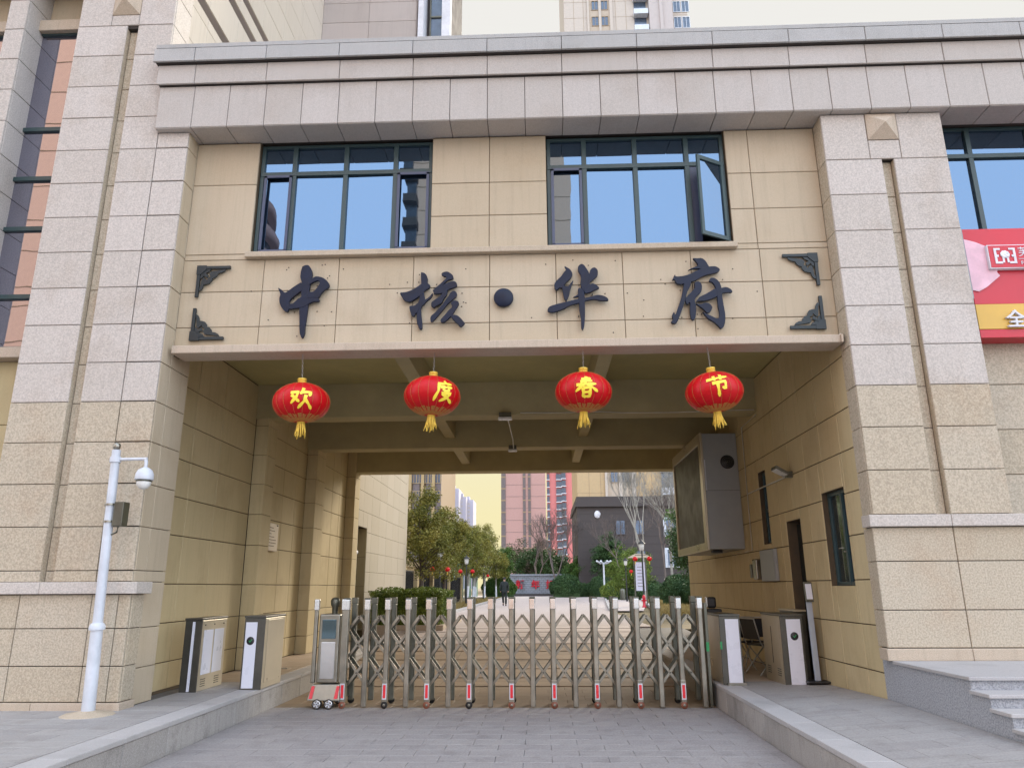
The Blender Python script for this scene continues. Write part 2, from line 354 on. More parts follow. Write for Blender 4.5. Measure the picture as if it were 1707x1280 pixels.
# the road in front: bed, then paving slabs laid in offset courses
g = MB(); g.box(-4.12, 2.62, -6, 14.4, -0.3, -0.045); road = struct('road', g, 'sand')
def paving(parent, mat, x0, x1, y0, y1, sx, sy, z=0.0, gap=0.004, zf=None, off=0.5, name='paving_slab', tilt=0.0009, skip=None):
    t = 0.04; row = 0; y = y0
    while y < y1-0.03:
        ye = min(y1, y+sy); x = x0 - (sx*off if row % 2 else 0)
        while x < x1-0.02:
            a, b = max(x0, x), min(x1, x+sx)
            if b-a > 0.03 and not (skip and skip((a+b)/2, (y+ye)/2)):
                if zf:
                    vs = [(xx, yy, zf(xx, yy)) for xx, yy in ((a+gap/2, y+gap/2), (b-gap/2, y+gap/2), (b-gap/2, ye-gap/2), (a+gap/2, ye-gap/2))]
                    m_ = MB().add(vs+[(v[0], v[1], v[2]-t) for v in vs], [(0, 1, 2, 3), (0, 4, 5, 1), (1, 5, 6, 2), (2, 6, 7, 3), (3, 7, 4, 0)])
                    place(name, m_.mesh(name, mat), parent)
                else:
                    me = panel_mesh(b-a-gap, ye-y-gap, t, mat, 0.003)
                    m3 = Matrix.Rotation(random.gauss(0, tilt), 3, 'X') @ Matrix.Rotation(random.gauss(0, tilt), 3, 'Y')
                    place(name, me, parent, loc=((a+b)/2, (y+ye)/2, z-t), mat3=m3)
            x += sx
        y = ye; row += 1
paving(road, 'paver', -4.11, 2.61, 5.4, 12.0, 0.6, 0.3)
g = MB(); g.box(-4.11, 2.61, -6, 5.39, -0.044, -0.004); tag(g.build('near_paving', 'paver', road), kind='stuff')
# tunnel floor, then the ramp of the speed tables up to the inner courtyard
def rz(y):
    t = min(1, max(0, (y-14.0)/9.0)); return 0.6*(t*t*(3-2*t))
tf = MB(); tf.box(-5.6, 4.16, 12.0, 14.4, -0.3, -0.046); tfl = struct('tunnel_floor', tf, 'sand')
paving(tfl, 'ramp', -4.11, 2.61, 12.0, 14.4, 0.6, 0.4)
rp = MB(); ys = [14.4+0.2*i for i in range(46)]
vs = []; fs = []
for i, y in enumerate(ys):
    for x in (-4.12, 4.15): vs.append((x, y, rz(y)-0.045))
for i in range(len(ys)-1): fs.append((2*i, 2*i+1, 2*i+3, 2*i+2))
rp.add(vs, fs); ramp_o = struct('ramp', rp, 'sand')
k = 0; y = 14.4
while y < 23.4:
    d = 0.42 if k % 3 else 0.16
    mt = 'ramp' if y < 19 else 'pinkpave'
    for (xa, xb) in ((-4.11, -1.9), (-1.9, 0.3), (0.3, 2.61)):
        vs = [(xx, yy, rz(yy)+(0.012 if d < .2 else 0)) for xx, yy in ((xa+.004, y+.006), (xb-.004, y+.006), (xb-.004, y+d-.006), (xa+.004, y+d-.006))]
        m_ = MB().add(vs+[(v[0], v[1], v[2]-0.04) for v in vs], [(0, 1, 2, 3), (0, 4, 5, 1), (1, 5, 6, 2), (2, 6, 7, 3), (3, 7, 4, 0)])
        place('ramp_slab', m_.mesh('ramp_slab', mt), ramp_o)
    y += d; k += 1
# courtyard: soil sheet, path, verges, kerbs
g = MB(); g.box(-500, 500, 23.3, 900, 0.2, 0.52); struct('courtyard_ground', g, 'soil')
g = MB(); g.box(-4.0, 3.3, 23.3, 92, 0.5, 0.6); path = struct('path', g, 'pinkpave')
g = MB(); g.box(3.3, 22, 92, 110, 0.5, 0.6).box(-14, 3.3, 92, 110, 0.5, 0.6); g.add([(3.31, 38, .6), (5.0, 38, .6), (13, 92, .6), (3.31, 92, .6)], [(0, 1, 2, 3)]); struct('courtyard_paving', g, 'pinkpave')
def joints_row(y0, y1, st, x0, x1):
    m_ = MB(); y = y0
    while y < y1: m_.box(x0, x1, y, y+0.03, 0.6, 0.604); y += st; st *= 1.06
    return m_
tag(joints_row(23.6, 80, 0.6, -4, 3.3).build('joint_lines', 'ramp', path), kind='stuff')
kb = MB(); kb.box(-4.15, -4.0, 30, 92, 0.5, 0.72); struct('kerb_courtyard_west', kb, 'kerbtop')
kb = MB(); kb.add([(3.3, 38, .6), (3.45, 38, .6), (7.6, 92, .6), (7.45, 92, .6), (3.3, 38, .72), (3.45, 38, .72), (7.6, 92, .72), (7.45, 92, .72)], [(0, 1, 2, 3), (4, 5, 6, 7), (0, 1, 5, 4), (1, 2, 6, 5), (2, 3, 7, 6), (3, 0, 4, 7)])
kb.add([(5.0, 34, .6), (5.15, 34, .6), (11.6, 92, .6), (11.45, 92, .6), (5.0, 34, .72), (5.15, 34, .72), (11.6, 92, .72), (11.45, 92, .72)], [(0, 1, 2, 3), (4, 5, 6, 7), (0, 1, 5, 4), (1, 2, 6, 5), (2, 3, 7, 6), (3, 0, 4, 7)])
struct('kerb_courtyard_east', kb, 'kerbtop')

# raised platforms each side of the road
def zr(x, y): return 0.34 + max(0, min(1, (x-2.93)/1.2))*max(0, min(0.09, (12.6-y)*0.032))
g = MB(); g.box(-30, -4.3, -2, 9.46, -0.4, 0.296).box(-5.55, -4.3, 9.46, 24, -0.4, 0.296); pl = struct('left_pavement', g, 'sand')
def skipL(x, y): return y > 9.46 and x < -5.2 and y < 10.3
paving(pl, 'platform', -8.6, -4.42, 5.2, 9.46, 0.75, 0.3, z=0.34)
paving(pl, 'platform', -5.16, -4.42, 9.46, 12.2, 0.75, 0.3, z=0.34)
paving(pl, 'warmpave', -5.50, -4.42, 12.2, 21.4, 0.9, 0.3, z=0.34)
g = MB(); g.box(-30, -8.61, -2, 9.46, 0.296, 0.338).box(-8.6, -4.42, -2, 5.19, 0.296, 0.338); tag(g.build('outer_paving', 'platform', pl), kind='stuff')
g = MB(); g.box(2.80, 4.2, -2, 24, -0.4, 0.29).box(4.2, 30, -2, 9.46, -0.4, 0.33); pr = struct('right_pavement', g, 'sand')
paving(pr, 'platform', 2.923, 4.14, 6.6, 12.2, 0.62, 0.3, zf=lambda x, y: zr(x, y))
paving(pr, 'platform', 2.923, 8.0, 5.0, 6.6, 0.9, 0.3, zf=lambda x, y: zr(x, y))
paving(pr, 'platform', 4.14, 8.0, 6.6, 7.2, 0.9, 0.3, zf=lambda x, y: zr(x, y))
paving(pr, 'warmpave', 2.93, 4.14, 12.2, 21.4, 0.62, 0.3, zf=lambda x, y: zr(x, y))
g = MB(); g.box(2.93, 30, -2, 4.99, 0.30, 0.34).box(8.01, 30, 4.99, 9.46, 0.33, 0.43); tag(g.build('outer_paving', 'platform', pr), kind='stuff')
# kerbs: a facing of granite slabs with a cap
for side, x0, x1, fx, nx in (('kerb_left', -4.41, -4.13, -4.12, 1), ('kerb_right', 2.63, 2.92, 2.62, -1)):
    g = MB(); g.box(min(x0, x1)+0.03, max(x0, x1)-0.03, -2, 21.4, -0.4, 0.27); kb = struct(side, g, 'joint')
    y = 5.0; k = 0
    while y < 21.3:
        ye = min(21.4, y+0.92)
        for nm, a, b, za, zb, mt in (('kerb_facing', (fx-0.05*nx if nx > 0 else fx), (fx if nx > 0 else fx+0.05), -0.05, 0.285, 'kerb'), ('kerb_cap', (x0 if nx > 0 else fx-0.015), (fx+0.015 if nx > 0 else x1), 0.288, 0.34, 'kerbtop')):
            m_ = MB(); m_.box(a, b, y+0.003, ye-0.003, za, zb); m_.build(nm, mt, kb, bevel=0.008)
        y = ye; k += 1

# ---------------------------------------------------------------- the gatehouse
XL, XR = -5.64, 4.15          # left edge of its cornice, face of the right passage wall
CF = 0.555                    # course height of the piers
gh = thing('gatehouse', 'wide beige and grey stone gatehouse spanning the driveway, with two windows over its passage', 'gatehouse', (-0.5, 9.5, 0))
# lintel wall
b = MB(); b.box(-5.2, 4.2, 9.78, 9.93, 4.93, 6.5).box(-5.2, -4.19, 9.78, 9.93, 6.5, 8.36).box(-1.54, 0.17, 9.78, 9.93, 6.5, 8.36).box(2.83, 4.2, 9.78, 9.93, 6.5, 8.36)
lw = b.build('lintel_wall', 'joint_tan', gh)
lx = [-5.16, -3.96, -2.86, -1.77, -0.67, 0.28, 1.23, 2.20, 3.18, 4.15]
panels(lw, 'beige', (0, 9.78, 0), X3, Z3, lx, [5.03, 5.34, 5.88, 6.38], t=0.03, gap=0.008)
panels(lw, 'beige', (0, 9.78, 0), X3, Z3, [-5.16, -4.19], [6.38, 6.47, 7.61, 8.32], t=0.03, gap=0.008)
panels(lw, 'beige', (0, 9.78, 0), X3, Z3, [-1.54, -0.68, 0.17], [6.38, 6.47, 7.01, 7.55, 8.32], t=0.03, gap=0.008)
panels(lw, 'beige', (0, 9.78, 0), X3, Z3, [2.83, 3.17, 4.15], [6.38, 6.47, 7.02, 7.60, 8.32], t=0.03, gap=0.008)
m_ = MB(); m_.box(-4.23, 2.86, 9.65, 9.78, 6.38, 6.465); m_.build('window_ledge', 'trim', gh, bevel=0.01)
m_ = MB(); m_.box(-5.10, 4.13, 9.58, 9.97, 4.905, 5.02); m_.build('lintel_ledge', 'trim', gh, bevel=0.012)
m_ = MB(); m_.tube([(4.1, 9.60, 5.025), (4.1, 9.555, 5.0), (4.1, 9.555, 4.90)], 0.018, 6); m_.build('ledge_drip_pipe', 'trim', gh)
# the windows
def window(parent, x0, x1, z0, z1, y, xs, zt, mat='glass', fw=0.055, fmat='frame', dy=0.05, skip=()):
    fr = MB()
    for (a, b) in ((x0, x0+fw), (x1-fw, x1)): fr.box(a, b, y-dy, y+0.02, z0, z1)
    fr.box(x0+fw, x1-fw, y-dy, y+0.02, z0, z0+fw*0.8); fr.box(x0+fw, x1-fw, y-dy, y+0.02, z1-fw*0.8, z1)
    wnd = fr.build('window', fmat, parent, bevel=0.004)
    ed = [x0+fw*0.5]+list(xs)+[x1-fw*0.5]
    for x in xs:
        m_ = MB(); m_.box(x-0.035, x+0.035, y-dy-0.004, y+0.015, z0+0.01, z1-0.01); m_.build('mullion', fmat, wnd, bevel=0.004)
    for z in zt:
        m_ = MB(); m_.box(x0+0.01, x1-0.01, y-dy-0.008, y+0.012, z-0.035, z+0.035); m_.build('transom', fmat, wnd, bevel=0.004)
    zz = [z0+0.03]+list(zt)+[z1-0.03]
    for i in range(len(ed)-1):
        for j in range(len(zz)-1):
            if (i, j) in skip: continue
            a_, b_, c_, d_ = (ed[i+1]-ed[i])/2, (zz[j+1]-zz[j])/2, (ed[i]+ed[i+1])/2, (zz[j]+zz[j+1])/2
            m_ = MB(); m_.box(-a_, a_, -0.005, 0.005, -b_, b_)
            m3 = Matrix.Rotation(R_(random.uniform(-.45, .45)), 3, 'X') @ Matrix.Rotation(R_(random.uniform(-.5, .5)), 3, 'Z')
            place('pane', m_.mesh('pane', mat), wnd, loc=(c_, y-0.007, d_), mat3=m3)
    return wnd
b = MB(); b.box(-4.3, 2.95, 10.6, 10.7, 6.4, 8.5); b.box(-4.2, 2.86, 9.94, 10.6, 6.36, 6.44); b.build('upper_room', 'room', gh)
w1 = window(gh, -4.18, -1.545, 6.48, 8.31, 9.88, [-3.66, -2.87, -2.11], [7.82])
m_ = MB(); m_.box(-4.10, -4.06, 9.80, 9.82, 6.55, 7.78).box(-3.72, -3.68, 9.80, 9.82, 6.55, 7.78).box(-4.10, -3.68, 9.80, 9.82, 6.52, 6.56).box(-4.10, -3.68, 9.80, 9.82, 7.75, 7.79); m_.build('sash', 'frame_blue', w1)
m_ = MB(); m_.box(-2.07, -2.03, 9.80, 9.82, 6.55, 7.78).box(-1.63, -1.59, 9.80, 9.82, 6.55, 7.78).box(-2.07, -1.59, 9.80, 9.82, 6.52, 6.56).box(-2.07, -1.59, 9.80, 9.82, 7.75, 7.79); m_.build('sash', 'frame_blue', w1)
w2 = window(gh, 0.18, 2.825, 6.48, 8.31, 9.88, [0.74, 1.50, 2.27], [7.82], skip=((3, 0),))
m_ = MB(); m_.box(0.24, 0.28, 9.80, 9.82, 6.55, 7.78).box(0.66, 0.70, 9.80, 9.82, 6.55, 7.78).box(0.24, 0.70, 9.80, 9.82, 6.52, 6.56).box(0.24, 0.70, 9.80, 9.82, 7.75, 7.79); m_.build('sash', 'frame_blue', w2)
# the open sash, hinged on the right jamb and swung outwards
hx, hy, an = 2.77, 9.80, R_(150)
def sp(u, v, d=0.0): return (hx+u*cos(an)+d*sin(an)*0, hy-u*sin(an)*1.0+d, v)
m_ = MB(); W_ = 0.50
for (ua, ub, za, zb) in ((0, 0.05, 6.53, 7.80), (W_-0.05, W_, 6.53, 7.80), (0.05, W_-0.05, 6.53, 6.59), (0.05, W_-0.05, 7.74, 7.80)):
    p0, p1, p2, p3 = sp(ua, za), sp(ub, za), sp(ub, zb), sp(ua, zb); m_.prism([p0, p1, p2, p3], (0.03*sin(an), 0.03*-cos(an)*-1, 0))
sash = m_.build('open_sash', 'frame', w2)
m_ = MB(); m_.prism([sp(0.04, 6.58), sp(W_-0.04, 6.58), sp(W_-0.04, 7.75), sp(0.04, 7.75)], (0.008*sin(an), 0.008*cos(an), 0)); m_.build('sash_pane', 'glass', w2)
m_ = MB(); m_.box(2.30, 2.42, 9.84, 9.86, 6.55, 7.78); m_.build('jamb_panel', 'frame_blue', w2)

# right pier
pr_ = MB(); pr_.box(4.18, 4.93, 9.48, 9.9, 0.4, 8.36).box(5.11, 5.82, 9.48, 9.9, 0.4, 8.36).box(4.93, 5.11, 9.56, 9.9, 0.4, 7.59).box(4.93, 5.11, 9.48, 9.9, 7.60, 8.36); pier = pr_.build('right_pier', 'joint', gh)
zc = [2.60+CF*i for i in range(10)]
def low(j): return 'granite_low' if j < 3 else 'granite'  # lower courses take the copy with warm light in its colour
panels(pier, 'granite', (0, 9.48, 0), X3, Z3, [4.15, 4.94], zc, matf=low, gap=0.009)
panels(pier, 'granite', (0, 9.48, 0), X3, Z3, [5.10, 5.86], zc, matf=low, gap=0.009)
pr_2 = MB()
panels(pier, 'granite', (0, 9.48, 0), X3, Z3, [4.15, 5.86], [zc[-1], 8.33], gap=0.009, holes=((4.78, 5.22, 7.9, 8.4),))
# slot recess between the strips
m_ = MB(); m_.box(4.931, 4.937, 9.47, 9.56, 2.6, 7.59).box(5.103, 5.109, 9.47, 9.56, 2.6, 7.59); m_.build('slot_cheek', 'granite_low', pier)
panels(pier, 'granite_low', (0, 9.56, 0), X3, Z3, [4.94, 5.10], zc, t=0.012, gap=0.008, name='slot_panel')
panels(pier, 'granite_low', (4.17, 0, 0), -Y3, Z3, [-9.77, -9.48], zc+[8.33], t=0.02, gap=0.006, name='side_panel')
# pyramid boss
def boss(parent, x0, x1, z0, z1, y):
    cx, cz = (x0+x1)/2, (z0+z1)/2
    m_ = MB(); m_.add([(x0, y, z0), (x1, y, z0), (x1, y, z1), (x0, y, z1), (cx, y-0.13, cz), (x0, y+.05, z0), (x1, y+.05, z0), (x1, y+.05, z1), (x0, y+.05, z1)],
                      [(0, 1, 4), (1, 2, 4), (2, 3, 4), (3, 0, 4), (0, 5, 6, 1), (1, 6, 7, 2), (2, 7, 8, 3), (3, 8, 5, 0)]); m_.build('pyramid_boss', 'trim', parent)
boss(pier, 4.785, 5.215, 7.905, 8.325, 9.445)
# pier plinth courses
panels(pier, 'granite_low', (0, 9.45, 0), X3, Z3, [4.10, 5.08, 5.98], [1.03, 1.46, 2.03, 2.44], gap=0.009, t=0.03)
b = MB(); b.box(4.18, 5.96, 9.455, 9.72, 0.9, 2.44); b.build('plinth_core', 'joint', pier)
panels(pier, 'granite_low', (4.14, 0, 0), -Y3, Z3, [-9.72, -9.455], [1.03, 1.46, 2.03, 2.44], t=0.02, gap=0.006, name='side_panel')
for (a, b_) in ((4.06, 5.05), (5.055, 6.02)):
    m_ = MB(); m_.box(a, b_, 9.36, 9.6, 2.445, 2.59); m_.build('ledge_stone', 'granite', pier, bevel=0.008)
for (a, b_) in ((4.07, 5.06), (5.065, 6.5)):
    m_ = MB(); m_.box(a, b_, 9.38, 9.6, 0.89, 1.025); m_.build('base_stone', 'trim', pier, bevel=0.008)

# cornice: three stepped bands and the soffit, running on over the shop to the right
cn = MB(); cn.box(-5.60, 12.5, 9.37, 10.2, 8.36, 9.06).box(-5.65, 12.5, 9.31, 10.2, 9.06, 9.40).box(-5.70, 12.5, 9.23, 10.4, 9.40, 9.63); cor = cn.build('cornice', 'joint', gh)
cxs = [-5.64, -5.10]+[-4.56+0.5535*i for i in range(31)]
panels(cor, 'cornice', (0, 9.37, 0), X3, Z3, [x for x in cxs], [8.345, 9.055], t=0.03, gap=0.008)
c2 = [-5.68, -5.10]+[-4.007+1.107*i for i in range(15)]
panels(cor, 'cornice', (0, 9.31, 0), X3, Z3, c2, [9.06, 9.395], t=0.03, gap=0.008)
panels(cor, 'coping', (0, 9.23, 0), X3, Z3, [-5.73]+c2[1:], [9.40, 9.635], t=0.03, gap=0.008)
panels(cor, 'cornice', (0, 0, 8.36), X3, -Y3, cxs, [-9.80, -9.345], t=0.02, gap=0.008, name='soffit_panel')
m_ = MB(); m_.box(-5.7, 12.5, 9.2, 10.6, 9.636, 9.70); m_.build('coping_top', 'coping', cor)
b = MB(); b.box(-5.6, 12.5, 10.2, 21.4, 9.3, 9.5).box(-5.55, 12.5, 21.2, 21.4, 5.6, 9.3); b.build('roof', 'coping', gh)

# passage: ceiling, beams, right wall
b = MB(); b.box(-5.8, 4.6, 9.93, 21.6, 5.62, 5.75); b.build('ceiling', 'ceiling', gh)
b = MB(); b.box(-5.25, 4.15, 9.935, 9.99, 5.0, 5.62); b.build('lintel_back', 'ceiling', gh)
for (y0, y1, z) in ((13.85, 14.3, 4.95), (17.15, 17.6, 4.93), (20.95, 21.45, 4.95)):
    b = MB(); b.box(-5.6, 4.2, y0, y1, z, 5.62); b.build('cross_beam', 'beam', gh, bevel=0.01)
for (x0, x1) in ((-2.22, -1.98), (0.93, 1.15)):
    for (y0, y1) in ((9.99, 13.85), (14.3, 17.15), (17.6, 20.95)):
        b = MB(); b.box(x0, x1, y0, y1, 5.16, 5.62); b.build('long_beam', 'beam', gh, bevel=0.01)
HOL = [(-11.10, -10.27, 1.75, 3.05), (-12.80, -12.10, 0.2, 2.78), (-14.17, -13.70, 2.49, 3.81)]
wl = MB()
rects = [(-21.5, -9.72, 0.2, 5.62)]
for h in HOL: rects = cut(rects, h)
for (a, b_, c, d) in rects: wl.box(4.168, 4.40, -b_, -a, c, d)
pw = wl.build('passage_wall', 'joint_tan', gh)
zt = [0.34, 0.72, 1.27, 1.82, 2.39, 2.95, 3.51, 4.06, 4.77, 5.60]
us = [-21.5]+[-21.0+0.72*i for i in range(16)]+[-9.72]
panels(pw, 'tan', (4.166, 0, 0), -Y3, Z3, us, zt, holes=HOL, t=0.014, gap=0.014)
# windows and door of the gatekeeper's room
def sidewin(y0, y1, z0, z1, mid=None, tr=None, name='window'):
    fr = MB(); x = 4.27
    for (a, b_) in ((y0, y0+0.05), (y1-0.05, y1)): fr.box(x-0.03, x+0.03, a, b_, z0, z1)
    fr.box(x-0.03, x+0.03, y0+0.05, y1-0.05, z0, z0+0.05).box(x-0.03, x+0.03, y0+0.05, y1-0.05, z1-0.05, z1)
    if mid: fr.box(x-0.035, x+0.03, mid-0.03, mid+0.03, z0, z1)
    if tr: fr.box(x-0.033, x+0.03, y0, y1, tr-0.025, tr+0.025)
    wd = fr.build(name, 'frame', gh, bevel=0.003); m_ = MB(); m_.box(x-0.004, x+0.004, y0+0.03, y1-0.03, z0+0.03, z1-0.03); m_.build('pane', 'glass_dark', wd); return wd
ws = sidewin(10.27, 11.10, 1.75, 3.05, mid=10.62)
m_ = MB(); m_.tube([(4.22, 10.66, 2.25), (4.19, 10.66, 2.25), (4.18, 10.72, 2.25)], 0.010, 6).tube([(4.22, 10.58, 2.2), (4.19, 10.58, 2.2), (4.18, 10.53, 2.2)], 0.010, 6); m_.build('handle', 'steel', ws)
sidewin(13.70, 14.17, 2.49, 3.81, tr=3.10)
b = MB(); b.box(4.38, 4.40, 12.08, 12.82, 0.3, 2.8); b.build('door_recess', 'dark', gh)
b = MB(); b.box(4.40, 5.8, 9.95, 15.5, 0.25, 0.35).box(5.8, 5.9, 9.95, 15.5, 0.3, 5).box(4.40, 5.8, 15.5, 15.6, 0.3, 5).box(4.40, 5.8, 9.93, 9.95, 0.3, 5); b.build('gatekeeper_room', 'room', gh)
dr = MB(); dr.box(4.32, 4.36, 12.14, 12.78, 0.40, 2.74); d_ = dr.build('door', 'dark', gh)
m_ = MB(); m_.tube([(4.31, 12.2, 1.35), (4.27, 12.2, 1.35), (4.27, 12.32, 1.35)], 0.012, 6); m_.build('handle', 'steel', d_)

# ---------------------------------------------------------------- left building: its pier, window bay and the left passage wall
lb = thing('corner_building', 'tall granite clad building left of the gate with a broad pier and a strip window', 'building', (-7, 9.5, 0))
b = MB(); b.box(-7.14, -6.38, 9.48, 9.95, 0.3, 13.6).box(-6.19, -5.70, 9.48, 9.95, 0.3, 13.6).box(-5.70, -5.19, 9.48, 10.26, 0.3, 8.36).box(-6.38, -6.19, 9.56, 9.95, 0.3, 13.6).box(-6.38, -6.19, 9.48, 9.56, 10.26, 13.6); lp = b.build('left_pier', 'joint', lb)
zl = [1.84+0.14]+[2.53+CF*i for i in range(14)]
zl[0] = 1.985
zlist = [1.84, 1.98]+[2.53+CF*i for i in range(14)]
panels(lp, 'granite', (0, 9.48, 0), X3, Z3, [-7.17, -6.37], zlist, matf=lambda j: 'granite_low' if j < 5 else 'granite', gap=0.009)
panels(lp, 'granite', (0, 9.48, 0), X3, Z3, [-6.20, -5.64], zlist, matf=lambda j: 'granite_low' if j < 5 else 'granite', gap=0.009)
panels(lp, 'granite', (0, 9.48, 0), X3, Z3, [-7.17, -5.64], [9.745+0.555, 11.9], holes=((-6.64, -6.2, 10.5, 11.0),), gap=0.009)
panels(lp, 'granite', (0, 9.48, 0), X3, Z3, [-7.17, -6.37], [9.745, 10.3], gap=0.009)
panels(lp, 'granite', (0, 9.48, 0), X3, Z3, [-6.20, -5.64], [9.745, 10.3], gap=0.009)
panels(lp, 'granite', (0, 9.48, 0), X3, Z3, [-5.64, -5.16], [1.84, 1.98]+[2.53+CF*i for i in range(11)]+[8.34], matf=lambda j: 'granite_low' if j < 5 else 'granite', gap=0.016)
b = MB(); b.box(-6.379, -6.373, 9.47, 9.56, 1.84, 10.25).box(-6.197, -6.191, 9.47, 9.56, 1.84, 10.25); b.build('slot_cheek', 'granite_low', lp)
panels(lp, 'granite_low', (0, 9.56, 0), X3, Z3, [-6.37, -6.20], zlist+[10.25], t=0.012, gap=0.008, name='slot_panel')
panels(lp, 'granite', (-5.67, 0, 0), Y3, Z3, [9.48, 9.95], [9.64, 10.30, 10.86, 11.4, 12.0, 12.6, 13.58], t=0.03, gap=0.008, name='side_panel')
panels(lp, 'beige', (-5.19, 0, 0), Y3, Z3, [9.48, 9.74, 10.28], [0.34, 0.78, 1.27, 1.84, 1.98]+[2.53+CF*i for i in range(11)]+[8.34], t=0.03, gap=0.008, name='side_panel')
boss(lp, -6.64, -6.20, 10.5, 10.95, 9.445)
panels(lp, 'granite_low', (0, 9.455, 0), X3, Z3, [-9.6, -8.6, -7.57, -6.57, -5.64, -5.30, -5.14], [0.43, 0.84, 1.28, 1.69], gap=0.010, t=0.03)
b = MB(); b.box(-9.6, -5.20, 9.47, 9.9, 0.3, 1.69).box(-5.20, -5.15, 9.46, 9.73, 0.3, 1.69); b.build('plinth_core', 'joint', lp)
for (a, b_) in ((-9.6, -7.6), (-7.595, -6.3), (-6.295, -5.55), (-5.545, -5.05)):
    m_ = MB(); m_.box(a, b_, 9.36, 9.75, 1.695, 1.84); m_.build('ledge_stone', 'granite', lp, bevel=0.008)
for (a, b_) in ((-9.6, -7.35), (-7.345, -6.2), (-6.195, -5.10)):
    m_ = MB(); m_.box(a, b_, 9.39, 9.75, 0.33, 0.425); m_.build('base_stone', 'trim', lp, bevel=0.008)
panels(lp, 'granite_low', (-5.15, 0, 0), Y3, Z3, [9.455, 9.74], [0.43, 0.84, 1.28, 1.69], t=0.02, gap=0.008, name='side_panel')
# bay with strip window and the next pilaster
b = MB(); b.box(-9.6, -7.17, 10.0, 10.2, 1.6, 5.0).box(-9.6, -7.17, 10.0, 10.2, 10.6, 13.5); bay = b.build('window_bay_wall', 'joint_tan', lb)
panels(bay, 'tan', (0, 9.97, 0), X3, Z3, [-9.6, -8.0, -7.16], [1.84, 2.6, 3.3, 4.0, 4.94], gap=0.008)
panels(bay, 'beige', (0, 9.97, 0), X3, Z3, [-9.6, -8.04, -7.16], [10.72, 11.35], gap=0.008)
m_ = MB(); m_.box(-9.6, -7.16, 9.74, 10.05, 10.52, 10.72); m_.build('head_trim', 'trim', lb, bevel=0.01)
m_ = MB(); m_.box(-9.6, -7.16, 9.74, 10.05, 4.94, 5.10); m_.build('sill_trim', 'trim', lb, bevel=0.01)
b = MB(); b.box(-9.6, -7.16, 9.3, 10.4, 11.36, 11.5); b.build('overhang', 'ceiling', lb)
wd = window(lb, -9.6, -7.17, 5.10, 10.52, 9.87, [-8.9], [5.9, 7.0, 7.85, 8.72], fmat='frame', fw=0.04, mat='glass_rose')
b = MB(); b.box(-8.34, -8.06, 9.48, 10.0, 1.84, 11.36); p2_ = b.build('pilaster', 'joint', lb)
panels(p2_, 'granite', (0, 9.48, 0), X3, Z3, [-8.36, -8.04], [1.84]+[2.53+CF*i for i in range(16)]+[11.36], gap=0.009)
panels(p2_, 'granite', (-8.06, 0, 0), Y3, Z3, [9.48, 9.98], [1.84]+[2.53+CF*i for i in range(16)]+[11.36], t=0.02, gap=0.008, name='side_panel')
# left passage wall with three pilasters
b = MB(); b.box(-5.75, -5.53, 10.2, 21.5, 0.3, 5.7); lpw = b.build('passage_wall', 'joint_tan', lb)
zt2 = [0.34, 0.72, 1.27, 1.82, 2.53, 3.10, 3.67, 4.23, 4.81, 5.60]
panels(lpw, 'tan', (-5.53, 0, 0), Y3, Z3, [10.28, 11.39, 12.4, 13.88], zt2, t=0.016, gap=0.013)
panels(lpw, 'tan', (-5.53, 0, 0), Y3, Z3, [14.4, 14.9, 15.7, 16.5, 17.2], zt2, t=0.016, gap=0.013)
panels(lpw, 'tan', (-5.53, 0, 0), Y3, Z3, [17.9, 18.7, 19.5, 20.2, 20.9], zt2, t=0.016, gap=0.013)
for (y0, y1) in ((13.9, 14.4), (17.2, 17.9), (20.9, 21.45)):
    b = MB(); b.box(-5.53, -5.28, y0+0.02, y1, 0.3, 5.62); pp = b.build('wall_pilaster', 'joint_tan', lpw)
    panels(pp, 'tan', (-5.28, 0, 0), Y3, Z3, [y0, y1], zt2, t=0.02, gap=0.008, name='side_panel')
    panels(pp, 'tan', (0, y0+0.02, 0), X3, Z3, [-5.52, -5.26], zt2, t=0.02, gap=0.008)
# wall past the passage, with a doorway niche
iw = thing('inner_wall', 'sunlit cream stone wall with a doorway niche just past the passage', 'wall', (-5.7, 26, 0.4))
b = MB()
HW = [(22.9, 24.1, 0.3, 3.6)]
for (a, b_, c, d) in cut([(21.5, 31.0, 0.2, 9.3)], HW[0]): b.box(-5.95, -5.64, a, b_, c, d)
b.box(-6.2, -5.95, 22.8, 24.2, 0.2, 3.7); iwb = b.build('core', 'joint_tan', iw)
panels(iwb, 'cream', (-5.64, 0, 0), Y3, Z3, [21.5, 22.3, 23.5, 24.7, 25.9, 27.1, 28.3, 29.5, 31.0], [0.4, 1.0, 1.62, 2.24, 2.86, 3.48, 4.1, 4.72, 5.34, 5.96, 6.6, 7.3, 8.0, 9.3], holes=HW, gap=0.006, t=0.03)
panels(iwb, 'tan', (0, 24.1, 0), X3, Z3, [-5.94, -5.62], [0.4, 1.0, 1.8, 2.7, 3.6], t=0.01, gap=0.006)
b = MB(); b.box(-5.94, -5.61, 31.0, 31.4, 0.2, 9.3); b.build('end_face', 'cream', iw)

